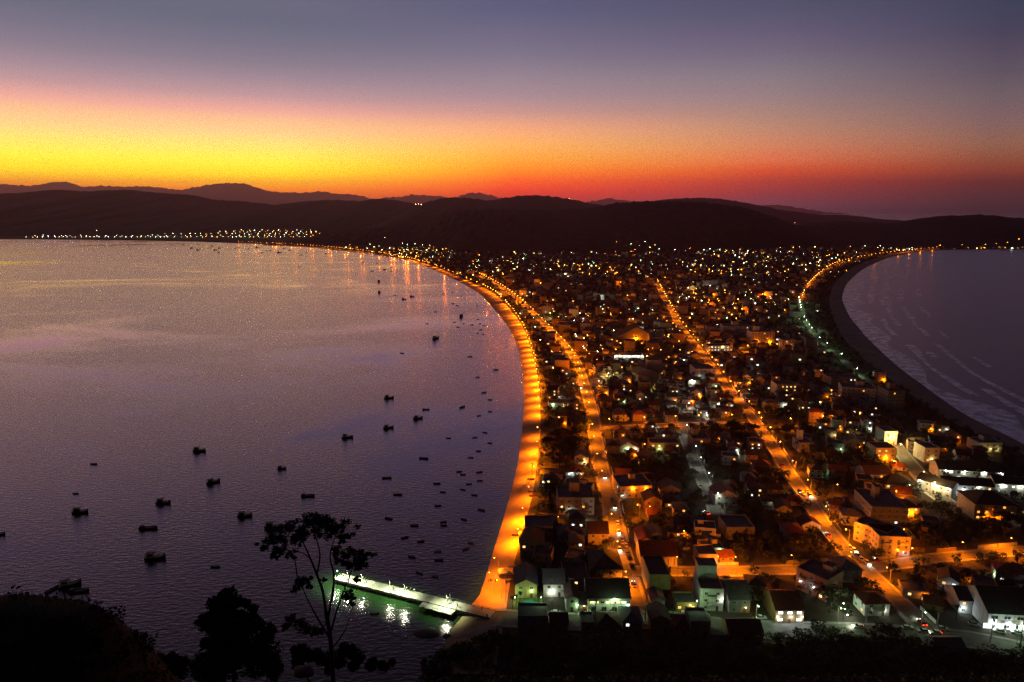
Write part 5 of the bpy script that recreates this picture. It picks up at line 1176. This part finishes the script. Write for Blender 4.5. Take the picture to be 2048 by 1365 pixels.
def person(p, hd, shirt, pose, label, z):
    key = (shirt, pose)
    if key not in BODY:
        src = body_mesh(pose)
        for m_ in ('skin', 's_' + shirt, 'trousers', 'hair'): src.materials.append(M[m_])
        for f in src.polygons:
            c = f.center; f.material_index = 3 if c.z > 1.63 or (c.z > 1.55 and c.x < -.02) else 0 if c.z > 1.45 else 1 if c.z > .97 and not (abs(c.y) > .21 and c.z < 1.15) else 0 if abs(c.y) > .2 and c.z > .6 else 2 if c.z > .1 else 3
            f.use_smooth = True
        BODY[key] = src
    o = link('person', BODY[key], loc=(p.x, p.y, z), rz=hd); tag(o, label, 'person', 'people by the water')
def on_pier(t, s): q = pa + pd * (pL * t) + pn * s; return q
for t, s, hd, sh_, po, lab in [(.05, .5, 1, 'white', 'stand', 'person in white at the outer end of the pier'), (.17, 1.8, 2, 'white', 'stand', 'person in white standing at the pier rim near the outer end'), (.19, 1.6, -1, 'black', 'walk', 'person in black walking near the outer end of the pier'), (.40, -.8, .5, 'black', 'stand', 'person in black at the middle of the pier deck'), (.46, 2.0, 2, 'white', 'stand', 'first of three people in white along the pier rim'), (.485, 2.0, 2.2, 'white', 'stand', 'second of three people in white along the pier rim'), (.51, 2.0, 1, 'white', 'walk', 'third of three people in white along the pier rim'),
    (.57, 2.1, 2, 'red', 'stand', 'person in red at the rim before the platform'), (.72, 2.0, 2, 'white', 'stand', 'person in white beside the bare pole on the pier'), (.75, 1.9, 1, 'blue', 'stand', 'person in blue next to the bare pole on the pier'), (.80, -1, .3, 'black', 'walk', 'person in black walking past the platform to shore'), (.93, 1.0, 0, 'black', 'walk', 'person in black at the shore end of the pier')]:
    person(on_pier(t, s), hd, sh_, po, lab, 2.2)
for px, py, hd, sh_, po, lab in [(977, 1165, 0, 'black', 'stand', 'person in black, seaward one of the group on the sand'), (981, 1164, 2, 'red', 'stand', 'person in red in the group on the sand'), (984, 1163, 3, 'black', 'walk', 'person in black at the back of the group on the sand'), (991, 1165, 1, 'blue', 'stand', 'person in blue a little apart from the group on the sand'), (975, 1237, 0, 'black', 'walk', 'person in black walking down the slipway'), (973, 1237.5, 0, 'blue', 'walk', 'person in blue walking down the slipway')]:
    p = G(px, py, 1.3); person(p, hd, sh_, po, lab, (1.3 if py < 1200 else 1.5))
q = on_pier(.735, 1.9); m_ = MB(); m_.tube([(0, 0, 0), (0, 0, 3.4)], [.08, .06], 'w_white', 6); tag(link('flag_pole', m_.mesh('flag_pole'), loc=(q.x, q.y, 2.2)), 'bare white pole standing on the pier by the platform', 'pole')
# tent on the sand
p = G(1006, 1150); mb = MB(); c = [(-2, -2, 0), (2, -2, 0), (2, 2, 0), (-2, 2, 0)]; t = link('beach_tent', None, loc=(p.x, p.y, GZ), rz=.2); tag(t, 'small pointed beach tent on the lit sand beside a lamp', 'tent')
for i in range(4): mb.face([(c[i][0] * 1.1, c[i][1] * 1.1, 2.0), (c[(i + 1) % 4][0] * 1.1, c[(i + 1) % 4][1] * 1.1, 2.0), (0, 0, 3.3)], 'w_white')
link('canopy', mb.mesh('canopy'), t)
pm = MB(); pm.tube([(0, 0, 0), (0, 0, 2)], [.05, .05], 'metal', 5); pl = pm.mesh('leg')
for x, y, _ in c: link('leg', pl, t, (x, y, 0))
street_lamp(G(1004, 1155).x - 1.5, G(1004, 1155).y + 2, PI * .9, 'orange', PWR, 'beach', 'along the back of the bay beach', spot=True)
for px_, py_ in ((1003, 1196), (988, 1180)): street_lamp(G(px_, py_).x, G(px_, py_).y, PI * .95, 'orange', PWR * .9, 'beach', 'along the back of the bay beach', spot=True)
# utility poles on the hill road
def utility_pole(px, py, h, label):
    p = G(px, py); m_ = MB(); m_.tube([(0, 0, -.3), (0, 0, h)], [.2, .13], 'pole', 7); o = link('utility_pole', None, loc=p, rz=R.uniform(-.3, .3)); link('pole', m_.mesh('pole'), o)
    m_ = MB(); m_.box(-1.1, 1.1, -.07, .07, h - .7, h - .55, 'pole'); link('crossarm', m_.mesh('crossarm'), o)
    m_ = MB(); m_.tube([(.35, 0, h - 2.4), (.35, 0, h - 1.4)], [.28, .28], 'metal', 8); link('transformer', m_.mesh('transformer'), o); tag(o, label, 'pole', 'utility poles')
for px, py, h, lab in [(1190, 1248, 11, 'utility pole in front of the wide shop'), (1187, 1247, 8, 'thinner pole close by the utility pole at the wide shop'), (1290, 1250, 15, 'tall utility pole at the street corner by the lawn'), (1346, 1242, 9, 'utility pole at the end of the corner lawn'), (1012, 1205, 11, 'pole at the sand end beside the pool garden'), (1730, 1262, 10, 'utility pole on the hill road at the dark garden'), (1980, 1285, 11, 'utility pole at the supermarket forecourt'), (2040, 1292, 12, 'utility pole last along the hill road'), (1872, 1266, 9, 'utility pole where the middle street meets the hill road'), (1237, 1030, 10, 'slim pole beside the beachside street by the tower block'), (1064, 960, 11, 'slim pole behind the sand below the beach row')]:
    utility_pole(px, py, h, lab)
# the corner lamp that flares, and garden lights near the hill road
def garden_lamp(px, py, h, kind, pw, label):
    p = G(px, py); o = link('garden_lamp', None, loc=p); m_ = MB(); m_.tube([(0, 0, -.1), (0, 0, h)], [.06, .05], 'metal', 5); link('pole', m_.mesh('pole'), o); link('bulb', BULB_ME[BULBM[kind], .2], o, (0, 0, h + .2)); link('lamp_light', lamp_light(kind, pw), o, (0, 0, h + .65)); tag(o, label, 'lamp', 'lamps in gardens')
garden_lamp(1569, 1246, 4.5, 'orange', 3600, 'glaring orange lamp before the white lit shop'); garden_lamp(1103, 1216, 7, 'white', 900, 'white globe lamp on a pole right of the pool garden'); garden_lamp(1688, 1228, 2, 'white', 500, 'white lamp low in the green lit garden'); garden_lamp(1694, 1240, 2, 'white', 600, 'second white lamp low in the green lit garden'); garden_lamp(1730, 1208, 2.5, 'yellow', 420, 'yellow lamp in the dark garden by the middle street'); garden_lamp(1750, 1230, 2.5, 'yellow', 420, 'yellow lamp nearest the hill road in the dark garden'); garden_lamp(1686, 1217, 2, 'green', 500, 'green lamp in the garden behind the white lit shop'); garden_lamp(1866, 1212, 2.5, 'cool', 500, 'bright lamp beside the palm near the supermarket'); garden_lamp(1030, 1205, 2, 'green', 600, 'greenish lamp under the palms of the pool garden')
for k, (px, py) in enumerate([(1025, 1215), (1040, 1206), (1032, 1212), (1076, 1212), (1082, 1206)]): p = G(px, py); tree('palm', p.x, p.y, .72, where='in the lit pool garden')
for px, py, s in [(1338, 1222, .7), (1912, 1240, .95), (1345, 1216, .6)]: p = G(px, py); tree('palm', p.x, p.y, s, where='beside the hill road')
# ------------------------------------------------------------------ fill the town with houses and trees
LA, LB = ROADS['A'][0], ROADS['B'][0]
SA = sorted(LA, key=lambda p: p.y); SB = sorted(LB, key=lambda p: p.y); SK = sorted(ROADS['K'][0], key=lambda p: p.y)
def zone(x, y):
    bl = 'beach block' if x < interp(SA, y) else 'middle block' if x < interp(SB, y) else 'ocean block'
    yz = 'before the first cross street' if y < 291 else 'past the first cross street' if y < 497 else 'past the second cross street' if y < 735 else 'past the third cross street'
    return yz + ', ' + bl
def on_road(x, y, pad):
    for k, (line, w) in ROADS.items():
        if y > 1500 and k in 'AHDEFGIMN': continue
        if seg_dist((x, y), line) < w / 2 + pad: return True
    return False
COARSE = {k: (line[::3] + [line[-1]], w) for k, (line, w) in ROADS.items()}
def on_road_fast(x, y, pad):
    for k, (line, w) in COARSE.items():
        if seg_dist((x, y), line) < w / 2 + pad: return True
    return False
GROVES = [(G(1330, 945), 17), (G(1355, 960), 14), (G(1310, 955), 12), (G(1740, 935), 14), (G(1700, 925), 10), (G(1155, 900), 16), (G(1165, 870), 12), (G(1440, 860), 18), (G(1560, 835), 16), (G(1260, 660), 30), (G(1170, 690), 22), (G(1480, 715), 20), (G(1210, 640), 30), (G(1650, 1215), 6), (G(1960, 1080), 12), (G(2020, 1065), 12), (G(1885, 1115), 8), (G(1600, 870), 12), (G(1350, 610), 30)]
def in_grove(x, y): return any(math.hypot(x - g.x, y - g.y) < r for g, r in GROVES)
def blocked(x, y, r): return any((x - u[0]) ** 2 + (y - u[1]) ** 2 < (u[2] + r) ** 2 for u in USED if abs(u[1] - y) < 40)
rf = random.Random(99); spots = []
def under_hill(x, y): return y > 2450 and y > interp(FEET['dark_hill'], x * 3700 / y) + 25
y = 250.0
while y < 2950:
    row = 12.6 if y < 900 else 19 if y < 1700 else 26
    x = xl(y) + 9 + rf.uniform(0, 6); x1 = (xr(y) if y < 2830 else 2200) - 12
    if y < 300: x1 = min(x1, 240)
    x1 = min(x1, .9 * y + 60)
    while x < x1:
        spots.append((x + rf.uniform(-2.4, 2.4), y + rf.uniform(-3, 3))); x += (12.0 if y < 900 else 18 if y < 1700 else 28) + rf.uniform(0, 3)
    y += row
spots = [s for s in spots if not (s[1] > 2100 and (s[0] < xl(s[1]) + 8 or hash((round(s[0]), 1)) % 3 == 0))]
nh = nt = 0; far_h = []; far_t = []
DIMS = [(8, 7), (9.5, 8), (7, 8.5), (10, 8.5), (8.5, 10), (6.5, 7)]
for x, y in spots:
    if x - xl(y) < 7 or x > xr(y) - 8 and y < 2830: continue
    if under_hill(x, y): continue
    grove = in_grove(x, y)
    shore_band = x - xl(y) < 20
    ocean_band = y < 2800 and xr(y) - x < 42
    if on_road_fast(x, y, 5.6 if y < 1000 else 7):
        continue
    is_house = rf.random() < (.0 if grove else .42 if shore_band and y > 330 else .25 if ocean_band else .80 if y < 900 else .62)
    if is_house:
        if blocked(x, y, 4.4): continue
        w, d = rf.choice(DIMS)
        sts = rf.choice((1, 1, 2, 2, 2, 3) if y > 420 else (1, 1, 2, 2)); roof = rf.choice(('gable', 'side', 'hip', 'hip', 'flat'))
        wc = rf.choice(('white', 'white', 'cream', 'grey', 'yellow', 'pink', 'ochre', 'cream')); rc = rf.choice(('red', 'red', 'brown', 'grey', 'grey', 'dark'))
        rz = rf.choice((0, 0, 0, PI / 2, -PI / 2)) + rf.gauss(-.12 if x < interp(SB, y) else -.3, .08) 
        if nh < 255:
            nh += 1
            porch = rf.choice((None, 'white', 'green', 'yellow', 'orange', 'orange', 'orange')) if rf.random() < .62 else None
            fc = {True: 'f', False: 'f'}[True] if abs(rz) < .8 else ('r' if rz < 0 else 'l')
            if y < 420: fc = fc + ('l' if x > 60 and 'l' not in fc else '')
            house(x, y, rz, w, d, sts, roof, wc, rc, fc if y < 620 else fc, .16, nh, porch, zone(x, y), porch_pw=int(rf.choice((90, 200, 340, 560)) * (1 + y / 900)))
        else:
            far_h.append((x, y, rz, w, d, sts, roof, wc, rc)); USED.append((x, y, 6))
    else:
        if blocked(x, y, 2.2): continue
        kind = rf.choice(('round', 'round', 'spreading', 'spreading', 'pointed', 'palm'))
        s = rf.uniform(.75, 1.45)
        if y < 720: 
            if nt < 296: nt += 1; tree(kind, x, y, s, where=zone(x, y))
        else: far_t.append((x, y, s))
        if grove and nt < 296 and y < 720:
            for _ in range(2): nt += 1; tree(rf.choice(('round', 'spreading')), x + rf.uniform(-6, 6), y + rf.uniform(-6, 6), rf.uniform(1.1, 1.6), where=zone(x, y))
for k in range(92):
    y = 290 + 1500 * rf.random() ** 1.25; x = xl(y) + 24 + rf.random() * (xr(y) - xl(y) - 70)
    if on_road_fast(x, y, 8) or blocked(x, y, .6) or in_grove(x, y): continue
    street_lamp(x, y, rf.uniform(0, 6.28), rf.choice(('orange', 'orange', 'orange', 'orange', 'orange', 'yellow', 'white')), PWR * rf.choice((.15, .3, .6)) * (1 + y / 900) // 100 * 100, 'side', zone(x, y), spot=rf.random() < .25); USED.append((x, y, 2.5))
# small trees squeezed between the houses; the rest of the far ones as one mass
for k in range(5200):
    y = 255 + 1500 * rf.random() ** 1.3; x = xl(y) + 4 + rf.random() * (min(xr(y), .9 * y + 60) - xl(y) - 12)
    if on_road_fast(x, y, .8) or blocked(x, y, .4): continue
    if y < 560 and nt < 298: nt += 1; tree(rf.choice(('round', 'spreading', 'round', 'palm', 'pointed')), x, y, rf.uniform(.55, 1.15), where=zone(x, y))
    else: far_t.append((x, y, rf.uniform(.6, 1.2)))
# belt of trees behind both beaches
for k, (p, d) in enumerate(walk(BACK, 5.0, 90)):
    if p.y < 330 or p.y > 3000: continue
    if rf.random() < .35: continue
    nn = Vector((d.y, -d.x, 0)).normalized(); q = p + nn * rf.uniform(2.2, 8)
    if blocked(q.x, q.y, 1.0) or on_road_fast(q.x, q.y, 1.5): continue
    far_t.append((q.x, q.y, rf.uniform(.55, 1.15)))
for k, (p, d) in enumerate(walk(OSHORE, 4.2, 0)):
    if p.y > 2700: continue
    b = min(OBACK, key=lambda q: (q - p).length); q = b + Vector((-1, 0, 0)) * rf.uniform(1, 26)
    if not on_road_fast(q.x, q.y, 2): far_t.append((q.x, q.y, rf.uniform(.5, 1.2)))
for k in range(3600):                                   # trees round the far town
    y = 1500 + 1500 * rf.random(); x = xl(y) + 6 + rf.random() * (min(xr(y) if y < 2830 else 2000, .9 * y) - xl(y) - 20)
    if not on_road_fast(x, y, 3) and not under_hill(x, y): far_t.append((x, y, rf.uniform(.9, 1.9)))
mb = MB()
for x, y, s in far_t:
    hh = 3.1 * s; 
    for q in range(3): leaf_clump(mb, (x + rf.gauss(0, .8 * s), y + rf.gauss(0, .8 * s), GZ + hh + rf.gauss(0, .5)), 1.9 * s, 26 if y < 1000 else 12, .62 * s if y < 1000 else 1.0 * s, 'leaf', rf, .85)
    mb.face([(x - .15, y, GZ), (x + .15, y, GZ), (x, y, GZ + hh)], 'bark')
stuff('distant_trees', mb.mesh('distant_trees'))
far_h.sort(key=lambda q: q[1])
def add_transformed(mb, src_key, x, y, rz):
    w, d, h, roof, wm_, rm_ = src_key; c, s = math.cos(rz), math.sin(rz)
    for me in shell(*src_key):
        n = len(mb.v); mb.v += [(x + v.co.x * c - v.co.y * s, y + v.co.x * s + v.co.y * c, GZ + v.co.z) for v in me.vertices]
        ms = [m_.name for m_ in me.materials]; inv = {M[k].name: k for k in M}
        for p in me.polygons: mb.f.append(tuple(n + i for i in p.vertices)); mb.m.append(mb.mi(inv[ms[p.material_index]]))
mb = MB(); wmb = MB(); lamps_far = []
for x, y, rz, w, d, sts, roof, wc, rc in far_h:
    if rf.random() < .08: sts = 4; roof = 'flat'; w, d = 14, 12
    add_transformed(mb, (w, d, sts * 2.9, roof, 'w_' + wc, 'slab' if roof == 'flat' else 'r_' + rc), x, y, rz)
    if rf.random() < .22:
        c, s = math.cos(rz), math.sin(rz); u = rf.uniform(-.35, .35) * w; zz = GZ + rf.randrange(sts) * 2.9 + 1
        pts = [(u - .9, -d / 2 - .08, zz), (u + .9, -d / 2 - .08, zz), (u + .9, -d / 2 - .08, zz + 1.2), (u - .9, -d / 2 - .08, zz + 1.2)]
        wmb.face([(x + a * c - b * s, y + a * s + b * c, e) for a, b, e in pts], rf.choice(('lit_warm', 'lit_warm', 'lit_white', 'lit_orange')))
stuff('distant_houses', mb.mesh('distant_houses')); stuff('distant_windows', wmb.mesh('distant_windows'))
from mathutils.bvhtree import BVHTree
HILLT = BVHTree.FromPolygons(HILLV['dark_hill'][0], HILLV['dark_hill'][1])
# ---- lamps of the far town and across the bay, past what one could count
mb = MB(); nl = 0
def far_lamp(x, y, z, r, m):
    mb.ball((x, y, z), r, m, 5, 3); mb.box(x - .1, x + .1, y - .1, y + .1, min(z - 6, GZ), z - r, 'pole')
for x, y, *_ in far_h:
    if y < 640 or rf.random() > (.34 if y < 1500 else .62) * max(.04, min(1.7, .75 + 3.4 * mnoise.noise((x * .0042, y * .0024, 3)))): continue
    r = .14 + y * .00016; far_lamp(x + rf.uniform(-7, 7), y - 7, GZ + rf.uniform(3, 7), r * (.5 + 1.4 * rf.random() ** 2.2), rf.choice(('bulb', 'bulb', 'bulb', 'bulb_w', 'bulb_y', 'bulb_y', 'bulb_g')))
for dy, x0, x1, g0, g1 in ((0, 52, 642, 6, 14), (-3.6, 70, 640, 8, 22), (-7.2, 330, 640, 6, 18), (-10.5, 440, 635, 6, 16), (-13.5, 470, 632, 8, 22)):   # village across the bay
    px = x0
    while px < x1:
        base = 475.2 - (0 if px < 300 else (px - 300) * .004)
        d = ray(px, base + dy + rf.uniform(-1, .8)); t = 4150 / d.y; p = Vector((d.x * t, 4150, max(4, H + d.z * t)))
        far_lamp(p.x, p.y, p.z, rf.choice((.65, .8, .9, 1.15)), rf.choice(('bulb_w', 'bulb_w', 'bulb_g', 'bulb_y') if px < 380 else ('bulb', 'bulb', 'bulb_y', 'bulb_w', 'bulb_g')))
        px += rf.uniform(g0, g1)
for px, py, D, r, m in [(832, 409, 4500, 1.5, 'bulb_y'), (837, 408.5, 4500, 1.2, 'bulb_y'), (843, 409.5, 4500, 1.6, 'bulb_y'), (1138, 397, 4600, .6, 'bulb_w'), (196, 461, 4340, .9, 'bulb_w'), (1920, 489, 3000, .6, 'bulb'), (1967, 489, 3000, .6, 'bulb'), (1988, 487, 3000, .6, 'bulb'), (2010, 485, 3000, .6, 'bulb'), (2033, 478, 3040, .9, 'bulb'), (1876, 491, 2950, 1.0, 'bulb'), (1588, 446, 3680, .6, 'bulb')]:
    d = ray(px, py); t = D / d.y; mb.ball((d.x * t, D - 14, H + d.z * t), r, m, 5, 3)
for px, py in [(1233, 484), (1262, 488), (1278, 492), (1290, 484), (1300, 495), (1310, 490), (1318, 498), (1270, 500), (1350, 500), (1380, 497), (1246, 505), (1420, 498), (1480, 500), (1560, 497), (1700, 495), (1730, 492), (1760, 494), (1655, 500), (770, 476), (740, 489), (758, 493), (805, 487), (815, 490), (830, 488), (845, 490), (860, 491), (886, 485), (700, 490)]:
    d = ray(px, py); h_ = HILLT.ray_cast(Vector((0, 0, H)), d.normalized()); D = min(3050, (h_[0].y if h_[0] else 3050) - 8); t = D / d.y; far_lamp(d.x * t, D, max(GZ + 4, H + d.z * t), rf.uniform(.4, .8), rf.choice(('bulb_w', 'bulb_y', 'bulb', 'bulb_g')))
o = stuff('distant_lamps', mb.mesh('distant_lamps'))
# ------------------------------------------------------------------ haze over the whole place
hm = bpy.data.materials.new('haze'); hm.use_nodes = True; ht = hm.node_tree; ht.nodes.clear()
pv = ht.nodes.new('ShaderNodeVolumePrincipled'); pv.inputs['Color'].default_value = (1, .48, .66, 1); pv.inputs['Density'].default_value = HAZE_DENS; pv.inputs['Anisotropy'].default_value = .76
ho = ht.nodes.new('ShaderNodeOutputMaterial'); ht.links.new(pv.outputs[0], ho.inputs['Volume'])
M['haze'] = hm; mb = MB(); mb.box(-39000, 39000, -5600, 39000, -8, HAZE_TOP, 'haze'); stuff('haze', mb.mesh('haze'))

# ------------------------------------------------------------------ labels: count each kind along its street or block, outward from the hill
groups = {}
for o, base, where in LABELS: groups.setdefault((base, where), []).append(o)
for (base, where), objs in groups.items():
    ref = (lambda o: (o.location - pa).length) if 'pier' in (where or '') and 'pole' not in base else (lambda o: math.hypot(o.location.x, o.location.y))
    objs.sort(key=ref)
    for i, o in enumerate(objs):
        pre = '' if len(objs) == 1 else nth(i + 1) + ' '
        w_ = where or 'in the town'
        o['label'] = (pre + base + (' ' if w_.split()[0] in ('along', 'on', 'in', 'off', 'between', 'beside', 'before', 'past', 'drawn') else ' ') + w_)
